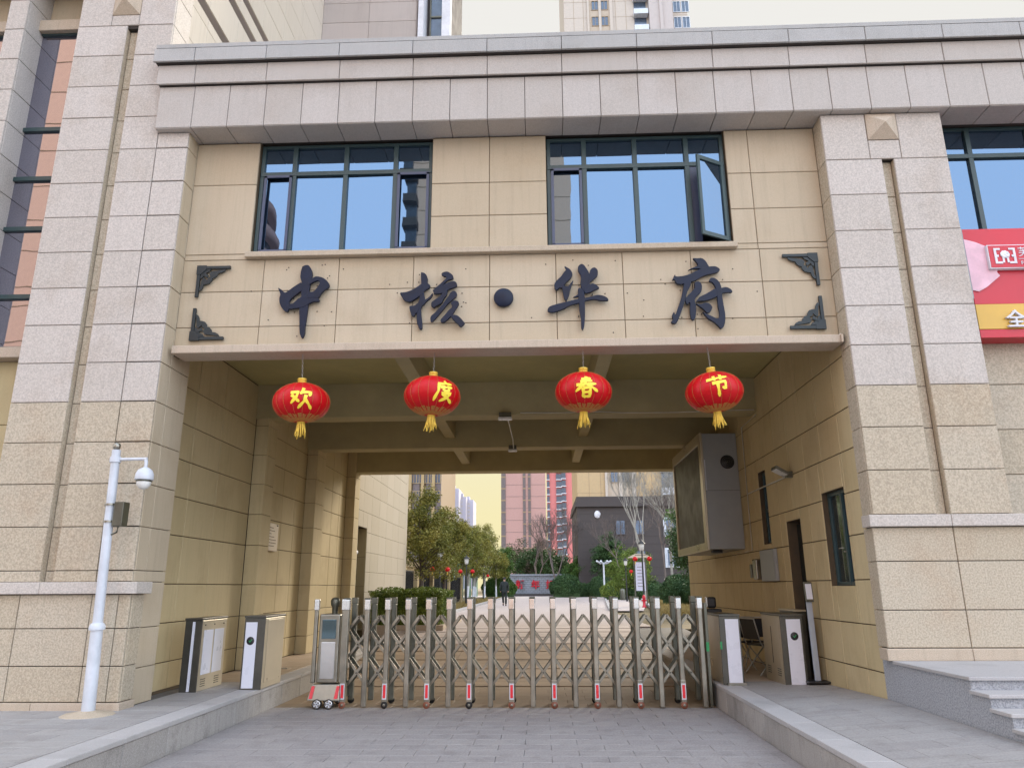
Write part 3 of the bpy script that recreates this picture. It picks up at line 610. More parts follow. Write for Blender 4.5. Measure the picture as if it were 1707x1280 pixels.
# ---------------------------------------------------------------- tower over the left building
tw = thing('apartment_tower', 'stone clad apartment tower rising behind the roofline above the broad pier', 'tower', (-8, 21, 0))
b = MB(); b.box(-14, -7.52, 10.4, 20.82, 9.6, 34).box(-14, -3.95, 20.85, 27, 9.6, 34)
BL = [(9.6, 13.96), (14.24, 15.20), (15.48, 15.86), (16.12, 34)]
for (za, zb) in BL: b.box(-7.52, -7.23, 10.4, 20.82, za, zb)
tb = b.build('tower_core', 'mauve', tw)
for za, zb in BL:
    zs_ = seq(za, min(zb, 26), 0.82) if zb-za > 1.2 else [za, zb]
    panels(tb, 'cream_sunlit', (-7.23, 0, 0), Y3, Z3, [10.4, 11.9, 13.4, 14.8, 16.2, 17.6, 19.0, 20.83], zs_, t=0.03, gap=0.010)
panels(tb, 'mauve', (0, 20.85, 0), X3, Z3, [-7.2, -5.6, -3.97], [18.0+0.80*i for i in range(9)], t=0.03, gap=0.010)  # front laid in darker mauve, its shade put into the colour
m_ = MB(); m_.box(-3.89, -3.71, 20.7, 21.5, 14, 34); m_.build('white_fin', 'whitewash', tw)
m_ = MB(); m_.box(-3.71, -3.12, 21.5, 27, 14, 34); m_.build('balcony_recess', 'podium', tw)
m_ = MB(); m_.box(-3.11, -2.82, 20.9, 21.3, 14, 34); m_.build('white_fin', 'whitewash', tw)
wd = window(tw, -3.6, -3.1, 15, 33, 21.4, [], [17, 19, 20.0, 21.0, 22.0, 24, 27, 30], mat='glass_far', fmat='steel_dark', fw=0.05)

# ---------------------------------------------------------------- shop on the right
sh = thing('shop_building', 'stone faced shop unit beside the right pier, under the cornice, with big windows', 'shop', (7.5, 9.8, 0))
b = MB(); b.box(5.82, 12.5, 9.9, 10.1, 0.4, 4.98).box(12.4, 12.6, 9.5, 20, 0, 9.3); sb = b.build('shop_wall', 'joint_tan', sh)
panels(sb, 'granite_low', (0, 9.9, 0), X3, Z3, [5.86, 6.9, 7.9, 8.9, 9.9, 11, 12.4], [0.9, 1.46, 2.0, 2.53, 3.14, 3.74, 4.36, 4.97], gap=0.009)
window(sh, 5.9, 12.4, 6.60, 8.34, 9.92, [6.45, 7.35, 8.25, 9.15, 10.05, 10.95], [7.86])
sg = thing('shop_sign', 'red shop sign with a yellow lower band and peeling pink film at its edge', 'sign', (7.5, 9.6, 5))
b = MB(); b.box(5.95, 12.3, 9.60, 9.88, 5.42, 6.54); b.build('sign_board', 'red', sg, bevel=0.005)
b = MB(); b.box(5.95, 12.3, 9.595, 9.88, 5.06, 5.418); b.build('yellow_band', 'yellow', sg, bevel=0.004)
b = MB(); b.box(5.95, 12.3, 9.60, 9.88, 4.94, 5.056); b.build('lower_strip', 'red', sg, bevel=0.004)
b = MB(); b.box(5.90, 5.945, 9.58, 9.88, 5.5, 6.54); b.build('side_edge', 'lcd_steel', sg)
vs = []; fs = []
edge = [(6.35, 5.66), (6.02, 6.36), (6.10, 6.33), (6.22, 6.26), (6.30, 6.20), (6.24, 6.14), (6.31, 6.05), (6.20, 6.0), (6.36, 5.97), (6.30, 5.87), (6.34, 5.82), (6.14, 5.66), (6.03, 5.60)]
outl = [(5.95, 6.38)]+edge[1:]+[(5.95, 5.62)]
b = MB(); n_ = len(outl)
for i, (x, z) in enumerate(outl): vs.append((x, 9.585-0.05*max(0, (x-6.05))*(1+(i % 2)), z))
b.add(vs, [tuple(range(n_))]); b.build('peeling_film', 'pinkfilm', sg, fix=False)
# plinth and steps before the shop and right pier
ps = thing('entrance_steps', 'grey granite plinth with four steps below the right pier', 'steps', (6, 8.6, 0.4))
b = MB(); b.box(4.15, 14, 7.83, 9.40, 0.2, 0.855).box(4.15, 14, 7.53, 7.83, 0.2, 0.735).box(4.15, 14, 7.23, 7.53, 0.2, 0.615).box(4.15, 14, 6.93, 7.23, 0.2, 0.495).box(4.15, 4.30, 9.40, 9.72, 0.2, 0.88); b.build('plinth', 'bluegranite', ps)
for (y0, y1, z) in ((7.79, 9.40, 0.89), (7.49, 7.825, 0.77), (7.19, 7.525, 0.65), (6.89, 7.225, 0.53)):
    x = 4.12
    while x < 9:
        m_ = MB(); m_.box(x+0.002, x+1.198, y0, y1, z-0.035, z); m_.build('tread', 'kerbtop', ps, bevel=0.006); x += 1.2
for y0, y1 in ((7.83, 9.40), (7.53, 7.83), (7.23, 7.53), (6.93, 7.23)): pass

SIGN = {"zhong":[[[-3.38,6.19],[-3.37,6.22],[-3.33,6.24],[-3.29,6.24],[-3.26,6.21],[-3.23,6.15],[-3.22,6.08],[-3.23,6.0],[-3.24,5.92],[-3.25,5.82],[-3.25,5.7],[-3.25,5.58],[-3.26,5.42],[-3.27,5.28],[-3.27,5.19],[-3.3,5.13],[-3.32,5.16],[-3.34,5.22],[-3.36,5.44],[-3.37,5.58],[-3.36,5.7],[-3.36,5.84],[-3.36,5.96],[-3.39,6.05],[-3.39,6.13]],[[-3.7,5.89],[-3.67,5.88],[-3.63,5.85],[-3.59,5.82],[-3.52,5.87],[-3.44,5.93],[-3.36,5.97],[-3.35,5.86],[-3.39,5.82],[-3.45,5.77],[-3.51,5.71],[-3.52,5.65],[-3.52,5.57],[-3.54,5.53],[-3.58,5.54],[-3.63,5.6],[-3.66,5.66],[-3.67,5.74],[-3.66,5.8]],[[-3.55,5.62],[-3.51,5.64],[-3.46,5.66],[-3.4,5.72],[-3.35,5.75],[-3.26,5.78],[-3.19,5.81],[-3.11,5.76],[-3.11,5.72],[-3.09,5.7],[-3.1,5.67],[-3.18,5.67],[-3.24,5.64],[-3.3,5.6],[-3.38,5.58],[-3.46,5.57],[-3.53,5.57]],[[-3.26,6.0],[-3.2,6.04],[-3.15,6.06],[-3.07,6.04],[-3.01,6.0],[-2.97,5.95],[-2.96,5.91],[-2.98,5.87],[-3.03,5.84],[-3.07,5.79],[-3.11,5.73],[-3.18,5.73],[-3.26,5.73],[-3.27,5.82],[-3.2,5.82],[-3.16,5.85],[-3.12,5.91],[-3.1,5.96],[-3.13,5.99],[-3.17,5.98],[-3.23,5.95],[-3.26,5.92]]],"he":[[[-1.65,6.08],[-1.63,6.09],[-1.6,6.08],[-1.57,6.05],[-1.55,5.99],[-1.55,5.93],[-1.52,5.9],[-1.51,5.87],[-1.53,5.84],[-1.57,5.82],[-1.6,5.79],[-1.59,5.73],[-1.58,5.68],[-1.59,5.63],[-1.63,5.55],[-1.63,5.47],[-1.62,5.39],[-1.61,5.31],[-1.61,5.24],[-1.64,5.23],[-1.67,5.28],[-1.69,5.37],[-1.69,5.48],[-1.69,5.56],[-1.68,5.62],[-1.66,5.69],[-1.66,5.75],[-1.63,5.82],[-1.64,5.9]],[[-1.94,5.78],[-1.88,5.79],[-1.83,5.8],[-1.74,5.84],[-1.67,5.89],[-1.63,5.91],[-1.58,5.85],[-1.61,5.77],[-1.67,5.72],[-1.74,5.67],[-1.8,5.64],[-1.84,5.65],[-1.88,5.67],[-1.91,5.72]],[[-1.8,5.57],[-1.77,5.58],[-1.72,5.59],[-1.68,5.62],[-1.65,5.59],[-1.68,5.49],[-1.71,5.46],[-1.73,5.42],[-1.76,5.43],[-1.78,5.48]],[[-1.61,5.64],[-1.56,5.68],[-1.52,5.71],[-1.48,5.76],[-1.47,5.75],[-1.5,5.69],[-1.56,5.64],[-1.61,5.58],[-1.62,5.6]],[[-1.35,6.06],[-1.33,6.08],[-1.27,6.09],[-1.22,6.06],[-1.19,6.03],[-1.18,5.99],[-1.2,5.97],[-1.25,5.96],[-1.29,5.93],[-1.34,5.88],[-1.41,5.84],[-1.46,5.82],[-1.43,5.85],[-1.37,5.9],[-1.32,5.95],[-1.28,5.99],[-1.29,6.01],[-1.32,6.02],[-1.35,6.04]],[[-1.47,5.81],[-1.41,5.84],[-1.34,5.88],[-1.26,5.92],[-1.19,5.94],[-1.15,5.93],[-1.13,5.9],[-1.13,5.86],[-1.17,5.84],[-1.23,5.82],[-1.28,5.79],[-1.33,5.76],[-1.4,5.75],[-1.45,5.75],[-1.46,5.78]],[[-1.48,5.63],[-1.43,5.67],[-1.36,5.72],[-1.32,5.78],[-1.27,5.82],[-1.27,5.74],[-1.32,5.66],[-1.34,5.61],[-1.41,5.57],[-1.45,5.54],[-1.48,5.56],[-1.49,5.59]],[[-1.49,5.34],[-1.49,5.41],[-1.43,5.47],[-1.38,5.53],[-1.32,5.6],[-1.26,5.69],[-1.22,5.76],[-1.17,5.79],[-1.13,5.76],[-1.13,5.71],[-1.18,5.66],[-1.25,5.6],[-1.31,5.52],[-1.38,5.43],[-1.43,5.37],[-1.47,5.33]],[[-1.21,5.6],[-1.18,5.64],[-1.13,5.64],[-1.1,5.62],[-1.1,5.58],[-1.14,5.51],[-1.18,5.44],[-1.24,5.37],[-1.3,5.32],[-1.34,5.32],[-1.35,5.36],[-1.3,5.42],[-1.24,5.5],[-1.19,5.55]],[[-1.21,5.41],[-1.18,5.43],[-1.12,5.42],[-1.07,5.38],[-1.03,5.33],[-1.01,5.3],[-1.04,5.26],[-1.07,5.25],[-1.11,5.29],[-1.16,5.34]]],"hua":[[[0.4,6.14],[0.44,6.12],[0.48,6.09],[0.51,6.03],[0.5,5.98],[0.46,5.93],[0.42,5.89],[0.39,5.85],[0.36,5.81],[0.32,5.81],[0.29,5.78],[0.26,5.79],[0.25,5.84],[0.26,5.89],[0.3,5.94],[0.35,5.99],[0.39,6.05],[0.42,6.09]],[[0.37,5.85],[0.43,5.83],[0.46,5.85],[0.49,5.89],[0.52,5.92],[0.51,5.88],[0.48,5.8],[0.46,5.72],[0.44,5.66],[0.41,5.61],[0.38,5.66],[0.37,5.74],[0.36,5.81]],[[0.59,6.09],[0.6,6.14],[0.64,6.17],[0.68,6.15],[0.71,6.1],[0.74,6.04],[0.75,5.98],[0.75,5.88],[0.75,5.77],[0.7,5.73],[0.66,5.75],[0.63,5.81],[0.62,5.88],[0.63,5.96],[0.62,6.01],[0.6,6.04]],[[0.75,6.02],[0.77,6.08],[0.82,6.11],[0.86,6.08],[0.87,6.04],[0.86,5.98],[0.81,5.93],[0.76,5.89],[0.74,5.86],[0.73,5.94]],[[0.67,5.75],[0.7,5.81],[0.77,5.86],[0.83,5.85],[0.88,5.8],[0.86,5.78],[0.79,5.75],[0.72,5.72],[0.68,5.72]],[[0.15,5.46],[0.16,5.51],[0.2,5.54],[0.3,5.57],[0.43,5.6],[0.56,5.63],[0.68,5.65],[0.77,5.67],[0.85,5.69],[0.92,5.68],[0.98,5.65],[1.0,5.62],[0.99,5.6],[0.89,5.6],[0.81,5.62],[0.68,5.6],[0.59,5.57],[0.47,5.54],[0.38,5.49],[0.3,5.46],[0.21,5.44]],[[0.58,5.77],[0.6,5.8],[0.64,5.78],[0.67,5.71],[0.67,5.61],[0.67,5.42],[0.66,5.29],[0.65,5.22],[0.63,5.17],[0.61,5.22],[0.61,5.34],[0.59,5.47],[0.59,5.57],[0.58,5.68]],[[0.51,5.66],[0.55,5.68],[0.6,5.72],[0.6,5.68],[0.55,5.66]]],"fu":[[[2.22,6.22],[2.28,6.22],[2.34,6.22],[2.39,6.18],[2.42,6.12],[2.44,6.06],[2.36,6.06],[2.29,6.06],[2.21,6.06],[2.14,6.04],[2.21,6.08],[2.28,6.11],[2.26,6.17]],[[1.95,5.98],[1.96,5.95],[2.04,5.95],[2.13,5.97],[2.22,6.01],[2.3,6.05],[2.39,6.08],[2.45,6.09],[2.52,6.09],[2.57,6.06],[2.58,6.03],[2.55,6.0],[2.47,5.98],[2.38,5.96],[2.31,5.93],[2.22,5.88],[2.15,5.86],[2.08,5.84],[2.01,5.83],[1.96,5.85],[1.94,5.9],[1.91,5.9]],[[2.08,5.86],[2.17,5.89],[2.15,5.8],[2.1,5.7],[2.06,5.57],[2.02,5.46],[1.97,5.34],[1.93,5.26],[1.89,5.24],[1.85,5.27],[1.88,5.31],[1.87,5.36],[1.9,5.42],[1.92,5.38],[1.96,5.48],[2.01,5.61],[2.04,5.72],[2.06,5.8]],[[2.23,5.86],[2.28,5.86],[2.31,5.82],[2.31,5.76],[2.29,5.7],[2.24,5.65],[2.2,5.59],[2.21,5.49],[2.2,5.38],[2.18,5.31],[2.15,5.29],[2.13,5.32],[2.12,5.41],[2.13,5.55],[2.09,5.52],[2.07,5.56],[2.07,5.61],[2.1,5.65],[2.16,5.71],[2.21,5.77],[2.21,5.83]],[[2.22,5.57],[2.27,5.63],[2.35,5.67],[2.42,5.71],[2.49,5.75],[2.58,5.76],[2.64,5.77],[2.69,5.75],[2.72,5.72],[2.72,5.69],[2.66,5.69],[2.59,5.68],[2.5,5.63],[2.41,5.59],[2.32,5.57],[2.25,5.57],[2.22,5.55]],[[2.42,5.88],[2.44,5.91],[2.49,5.91],[2.54,5.87],[2.57,5.81],[2.58,5.73],[2.58,5.63],[2.59,5.49],[2.6,5.37],[2.59,5.26],[2.56,5.18],[2.52,5.16],[2.49,5.2],[2.43,5.26],[2.37,5.3],[2.32,5.36],[2.3,5.41],[2.34,5.38],[2.42,5.34],[2.47,5.31],[2.51,5.32],[2.52,5.39],[2.51,5.49],[2.51,5.61],[2.51,5.71],[2.49,5.79],[2.46,5.84],[2.42,5.86]],[[2.21,5.53],[2.27,5.52],[2.33,5.54],[2.39,5.53],[2.43,5.48],[2.42,5.44],[2.39,5.4],[2.35,5.39],[2.32,5.43],[2.28,5.47],[2.24,5.5]]]}
# ---------------------------------------------------------------- lettering
def smooth_poly(pts, sub=4):
    """closed Catmull-Rom through the outline"""
    n = len(pts); out = []
    for i in range(n):
        p0, p1, p2, p3 = [Vector(pts[(i+k) % n]) for k in (-1, 0, 1, 2)]
        for s in range(sub):
            t = s/sub
            out.append(0.5*((2*p1)+(-p0+p2)*t+(2*p0-5*p1+4*p2-p3)*t*t+(-p0+3*p1-3*p2+p3)*t*t*t))
    return out
LAB = {'zhong': ('big navy brush character nearest the left pier, a box crossed by a tall stroke', 'zh'),
       'he': ('second big navy brush character on the lintel, just before the round dot', 'he'),
       'hua': ('third big navy brush character on the lintel, a cross below several slanting strokes', 'hu'),
       'fu': ('last big navy brush character on the lintel, under the open window sash', 'fu')}
for k in ('zhong', 'he', 'hua', 'fu'):
    cx = sum(p[0] for st in SIGN[k] for p in st)/sum(len(st) for st in SIGN[k])
    t = thing('sign_character', LAB[k][0], 'sign letter', (cx, 9.7, 5.7), 'navy characters mounted on the lintel')
    for i, st in enumerate(SIGN[k]):
        pts = [(p.x, 9.672-0.0025*i, p.y) for p in smooth_poly([Vector(q) for q in st], 3)]
        m_ = MB(); m_.prism(pts, (0, 0.045, 0)); m_.build('stroke', 'letter', t, bevel=0.006)
    for (x, z) in ((cx-.25, 5.55), (cx+.2, 5.72), (cx, 5.4)):
        m_ = MB(); m_.tube([(x, 9.70, z), (x, 9.755, z)], 0.008, 6); m_.build('stand_off', 'iron', t)
t = MB(); t.lathe([(0.0, 0.0), (0.125, 0.0), (0.138, 0.01), (0.138, 0.05), (0.0, 0.05)], (-0.468, 9.668, 5.685), 32, 'y')
tag(t.build('sign_dot', 'letter'), 'round navy dot between the second and third characters on the lintel', 'sign letter', 'navy characters mounted on the lintel')
# anchor holes left in the lintel by an older sign
hm = MB()
for i in range(64):
    cxs_ = random.choice([-3.25, -1.3, 0.62, 2.3]); x = cxs_+random.gauss(0, 0.45); z = random.uniform(5.15, 6.3)
    hm.lathe([(0.0, 0), (0.009, 0), (0.009, 0.004), (0.0, 0.004)], (x, 9.7445, z), 6, 'y')
tag(hm.build('anchor_hole', 'dark', gh), kind='stuff')
# corner ornaments
def ornament(x, z, sx, sz, label):
    t = thing('corner_ornament', label, 'ornament', (x, 9.7, z), 'iron fretwork brackets at the sign corners')
    def q(u, v, y=9.70): return (x+sx*u, y, z-sz*v)
    def poly(ps, nm, y=9.70, d=0.035, sm=False):
        m_ = MB(); m_.prism([q(u, v, y) for u, v in ps], (0, d, 0)); m_.build(nm, 'iron', t, bevel=0.003)
    poly([(0, 0), (0.48, 0), (0.48, 0.045), (0, 0.045)], 'top_bar'); poly([(0, 0.048), (0.045, 0.048), (0.045, 0.48), (0, 0.48)], 'side_bar')
    poly([(-0.01, -0.01), (0.13, -0.01), (0.13, 0.055), (0.055, 0.13), (-0.01, 0.13)], 'boss_plate', 9.695)
    sc = [(0.42, 0.05), (0.40, 0.085), (0.355, 0.11), (0.31, 0.115), (0.30, 0.15), (0.265, 0.185), (0.23, 0.195), (0.225, 0.23), (0.195, 0.27), (0.15, 0.285), (0.11, 0.29), (0.105, 0.33), (0.085, 0.37), (0.05, 0.39)]
    inner = [(0.062, 0.33), (0.075, 0.20), (0.10, 0.17), (0.13, 0.20), (0.15, 0.225), (0.16, 0.19), (0.20, 0.165), (0.175, 0.13), (0.20, 0.085), (0.33, 0.065)]
    poly(sc+[(0.048, 0.34)]+inner, 'fretwork', 9.705, 0.02)
    poly([(0.05, 0.05), (0.20, 0.05), (0.175, 0.085), (0.14, 0.10), (0.10, 0.14), (0.085, 0.175), (0.05, 0.20)], 'fretwork', 9.707, 0.018)
    poly([(0.085, 0.10), (0.17, 0.14), (0.15, 0.19), (0.10, 0.15)], 'curl', 9.703, 0.02)
ornament(-4.92, 6.27, 1, 1, 'black fretwork bracket above another one at the first character side of the lintel')
ornament(-4.92, 5.14, 1, -1, 'black fretwork bracket pointing up from the ledge by the left pier')
ornament(3.96, 6.27, -1, 1, 'black fretwork bracket in the upper sign corner beside the right pier')
ornament(3.96, 5.15, -1, -1, 'black fretwork bracket in the lower sign corner beside the right pier')

# ---------------------------------------------------------------- lanterns
CH = {
'huan': [[(5, 26), (38, 22), (30, 45), (5, 74)], [(10, 36), (42, 68)], [(62, 2), (47, 34)], [(53, 24), (92, 22), (82, 42)], [(70, 36), (62, 65), (34, 96)], [(66, 56), (98, 98)]],
'du': [[(50, 0), (58, 10)], [(18, 20), (90, 12)], [(24, 20), (20, 55), (0, 98)], [(30, 36), (86, 30)], [(42, 26), (44, 52)], [(68, 24), (66, 52)], [(44, 51), (66, 48)], [(34, 64), (78, 58), (60, 80), (28, 98)], [(40, 66), (96, 98)]],
'chun': [[(28, 15), (72, 10)], [(24, 28), (76, 22)], [(8, 43), (92, 36)], [(50, 0), (46, 35), (4, 72)], [(52, 38), (100, 70)], [(36, 56), (36, 97)], [(36, 56), (66, 54), (66, 97)], [(38, 75), (64, 73)], [(38, 93), (64, 92)]],
'jie': [[(2, 26), (98, 14)], [(34, 6), (38, 32)], [(68, 0), (62, 30)], [(26, 44), (82, 38), (78, 70), (64, 64)], [(48, 40), (50, 104)]]}
LR, LH, LZ = 0.385, 0.275, 0.0
def lantern(x, y, zc, ztop, ch, ang, label, tilt=(0, 0)):
    t = thing('lantern', label, 'lantern', (x, y, zc), 'red spring festival lanterns hung in a row under the ledge')
    def E(az, el, s=1.0): return (x+LR*s*cos(el)*sin(az), y-LR*s*cos(el)*cos(az), zc+LH*s*sin(el)+ (0.0))
    prof = [(LR*cos(e), LH*sin(e)) for e in [R_(a) for a in range(-78, 79, 6)]]
    m_ = MB(); m_.lathe(prof, (x, y, zc), 72, 'z', gore=18, gd=0.012); m_.build('body', 'satin', t)
    m_ = MB()
    for k in range(18):
        az = 2*pi*k/18+pi/2
        m_.tube([E(az+pi/2, R_(a), 1.003) for a in range(-75, 79, 9)], 0.0022, 4, False)
    m_.build('rib', 'goldtrim', t)
    m_ = MB(); m_.lathe([(0.055, 0.0), (0.062, 0.012), (0.058, 0.055), (0.065, 0.062), (0.060, 0.075), (0.01, 0.078)], (x, y, zc+LH*0.965), 20); m_.build('cap', 'gold', t)
    # scalloped lace round the foot
    m_ = MB(); n_ = 96; rows = [(-76, 1.01), (-62, 1.012), (-50, 1.015)]
    vs = []; fs = []
    for j, (a, s) in enumerate(rows):
        for k in range(n_):
            aa = a + (5*abs(sin(6*2*pi*k/n_*1.0)) if j == 2 else 0); vs.append(E(2*pi*k/n_, R_(aa), s+(0.0)))
    for j in range(2):
        for k in range(n_): fs.append((j*n_+k, j*n_+(k+1) % n_, (j+1)*n_+(k+1) % n_, (j+1)*n_+k))
    fs = [f for i_, f in enumerate(fs) if not (i_ >= n_ and i_ % 4 == 1)]
    m_.add(vs, fs); m_.build('lace_trim', 'goldtrim', t)
    zb = zc-LH*0.97
    m_ = MB(); m_.lathe([(0.05, 0.03), (0.058, 0.0), (0.05, -0.025), (0.01, -0.03)], (x, y, zb), 18); m_.build('foot_ring', 'gold', t)
    ts = MB(); rr = random.Random(int(x*100)+5)
    for k in range(26):
        a = 2*pi*k/26+rr.uniform(-.1, .1); r = 0.045; L = rr.uniform(0.15, 0.235); w_ = rr.uniform(-.025, .045)
        ts.tube([(x+r*cos(a), y+r*sin(a), zb-0.02), (x+(r+.012)*cos(a), y+(r+.012)*sin(a), zb-0.09), (x+(r+w_+.012)*cos(a), y+(r+w_+.012)*sin(a), zb-L)], [0.007, 0.008, 0.004], 4)
    tag(ts.build('tassel', 'gold', t), kind='stuff')
    # chain
    m_ = MB(); z = zc+LH*0.965+0.07; k = 0
    while z < ztop:
        a = (k % 2)*pi/2
        ring = [(x+0.010*cos(a)*cos(q), y+0.010*sin(a)*cos(q), z+0.018+0.02*sin(q)) for q in [2*pi*i/8 for i in range(9)]]
        m_.tube(ring, 0.0032, 4, False); z += 0.034; k += 1
    m_.build('chain', 'wire', t)
    # brush character wrapped on the body
    c_ = MB(); S_ = 0.30
    for si, st in enumerate(CH[ch]):
        pts = [Vector((p[0]/100-.5, .5-p[1]/100)) for p in st]
        fine = []
        for i in range(len(pts)-1):
            for q in range(6): fine.append(pts[i].lerp(pts[i+1], q/6))
        fine.append(pts[-1]); N_ = len(fine); L = []; Rr = []
        for i, p in enumerate(fine):
            d = (fine[min(i+1, N_-1)]-fine[max(i-1, 0)]).normalized(); nn = Vector((-d.y, d.x)); f = i/(N_-1)
            wd_ = 0.062*(0.75+0.45*abs(cos(pi*f)))*(1 if f < .85 else 1-(f-.85)*4)
            L.append(p+nn*wd_); Rr.append(p-nn*wd_)
        vs = []; fs = []
        for i in range(N_):
            for p in (L[i], Rr[i]):
                az = ang[0]+p.x*S_/LR*1.05; el = ang[1]+p.y*S_/LH*1.0
                vs.append(E(az, el, 1.014+0.0015*si))
        for i in range(N_-1): fs.append((2*i, 2*i+2, 2*i+3, 2*i+1))
        c_.add(vs, fs)
    tag(c_.build('character', 'goldchar', t), kind=None)
    t.rotation_euler = (R_(tilt[0]), R_(tilt[1]), 0)
    return t
LY = 9.72
lantern(-3.255, LY, 4.205, 4.90, 'huan', (0.30, -0.06), 'first red lantern from the left pier, hung lowest, its character in the middle', (1.5, -2))
lantern(-1.45, LY, 4.27, 4.90, 'du', (0.60, -0.03), 'second red lantern from the left pier, its gold character turned to one side', (-1, 1.5))
lantern(0.615, LY, 4.295, 4.90, 'chun', (0.05, -0.02), 'third red lantern from the left pier, its centred character standing on a box shape', (2, 1))
lantern(2.375, LY, 4.27, 4.90, 'jie', (-0.08, 0.12), 'red lantern nearest the right pier, its gold character high on the body', (3, -5))

# ---------------------------------------------------------------- folding gate
fg = thing('folding_gate', 'stainless steel scissor folding gate drawn across the driveway on small wheels', 'gate', (-0.5, 12.1, 0))
def post(x, y, z0, r, cap=True, nm='post', mt='steel'):
    m_ = MB(); m_.box(x-r, x+r, y-r*1.2, y+r*1.2, z0, 1.50); m_.build(nm, mt, fg, bevel=0.012)
    if cap:
        m_ = MB(); m_.box(x-r-.006, x+r+.006, y-r*1.2-.006, y+r*1.2+.006, 1.42, 1.575); m_.build('chrome_cap', 'chrome', fg, bevel=0.008)
        m_ = MB(); m_.box(x-r-.008, x+r+.008, y-r*1.2-.008, y+r*1.2+.008, 1.576, 1.60); m_.build('cap_lid', 'steel_dark', fg, bevel=0.006)
PX = [-3.03+0.3206*i for i in range(18)]
YF, YB = 11.92, 12.42
for i, x in enumerate(PX):
    wheel = (i % 2 == 0)
    post(x, YF, 0.02 if not wheel else 0.36, 0.037 if i else 0.042)
    post(x, YB, 0.05, 0.040, cap=False, nm='rear_post', mt='steel_dark')
    m_ = MB(); m_.box(x-.045, x+.045, YB-.055, YB+.055, 1.50, 1.60); m_.build('rear_cap', 'steel_dark', fg, bevel=0.008)
    if wheel:
        m_ = MB(); m_.box(x-.042, x+.042, YF-.05, YF+.04, 0.09, 0.40); m_.build('wheel_fork', 'steel', fg, bevel=0.008)
        m_ = MB(); m_.box(x-.034, x+.034, YF-.056, YF-.051, 0.13, 0.355); m_.build('reflector_plate', 'white', fg)
        m_ = MB(); m_.box(x-.020, x+.020, YF-.060, YF-.0565, 0.15, 0.335); m_.build('reflector', 'reflector', fg)
        m_ = MB(); m_.lathe([(0.0, -0.02), (0.045, -0.02), (0.052, -0.012), (0.052, 0.012), (0.045, 0.02), (0.0, 0.02)], (x, YF-.035, 0.052), 20, 'y'); wh = m_.build('caster', 'castered' if i not in (2, 6) else 'rubber', fg)
        m_ = MB(); m_.lathe([(0.0, -0.006), (0.02, -0.006), (0.02, 0), (0.0, 0)], (x, YF-.056, 0.052), 12, 'y'); m_.build('hub', 'steel', wh)
        m_ = MB(); m_.lathe([(0.0, -0.02), (0.05, -0.02), (0.05, 0.02), (0.0, 0.02)], (x, YB+.02, 0.05), 14, 'y'); m_.build('caster', 'rubber', fg)
for yy, mt, nm in ((12.06, 'steel', 'crossbar'), (12.31, 'steel_dark', 'rear_crossbar')):
    for i in range(-2, 18):
        for sgn in (1, -1):
            # a long bar from the peak between two posts down across two and a half bays
            xm = PX[0]+0.3206*(i+0.5) if i >= 0 else PX[0]+0.3206*(i+0.5)
            xa, za = xm, 1.325; xb, zb = xm+sgn*0.3206*2.5, 0.285
            lo, hi = PX[0], PX[-1]
            def zat(x_): return za+(zb-za)*(x_-xa)/(xb-xa)
            x0_, x1_ = sorted((xa, xb)); x0_, x1_ = max(lo, x0_), min(hi, x1_)
            if x1_-x0_ < 0.1: continue
            y_ = yy+(0.012 if sgn > 0 else -0.012)
            m_ = MB(); m_.bar((x0_, y_, zat(x0_)), (x1_, y_, zat(x1_)), 0.016, 0.036, up=(0, 1, 0)); m_.bar
            bb = MB(); bb.bar((x0_, y_, zat(x0_)), (x1_, y_, zat(x1_)), 0.036, 0.016, up=(0, 1, 0)); bb.build(nm, mt, fg)
    for i in range(17):
        xm = PX[0]+0.3206*(i+.5)
        for z in (1.31, 0.905, 0.49):
            if nm == 'crossbar':
                m_ = MB(); m_.lathe([(0, -.008), (.012, -.008), (.012, .0), (0, .0)], (xm, yy-.022, z), 8, 'y'); m_.build('pivot_bolt', 'steel_dark', fg)
# drive head
hx0, hx1 = -3.53, -3.07
m_ = MB(); m_.box(hx0+.09, hx1-.05, 11.86, 12.42, 0.36, 1.36); m_.build('drive_cabinet', 'steel', fg, bevel=0.02)
m_ = MB(); m_.box(hx0+.14, hx1-.10, 11.845, 11.859, 1.00, 1.28); m_.build('display_window', 'glass_dark', fg, bevel=0.004)
m_ = MB(); m_.box(hx0+.14, hx1-.10, 11.848, 11.859, 0.42, 0.95); m_.build('polished_door', 'chrome', fg, bevel=0.006)
m_ = MB(); m_.prism([(hx0-.02, 11.80, 0.12), (hx1+.02, 11.80, 0.12), (hx1, 11.84, 0.345), (hx0+.04, 11.84, 0.345)], (0, 0.6, 0)); m_.build('bogie', 'steel', fg, bevel=0.01)
for x, dx in ((hx0+.045, 0), (hx1-.035, -.01)):
    m_ = MB(); m_.prism([(x-.03, 11.79, 0.15), (x+.02, 11.79, 0.15), (x+.045, 11.815, 0.325), (x-.0, 11.815, 0.325)], (0, 0.02, 0)); m_.build('reflector', 'reflector', fg)
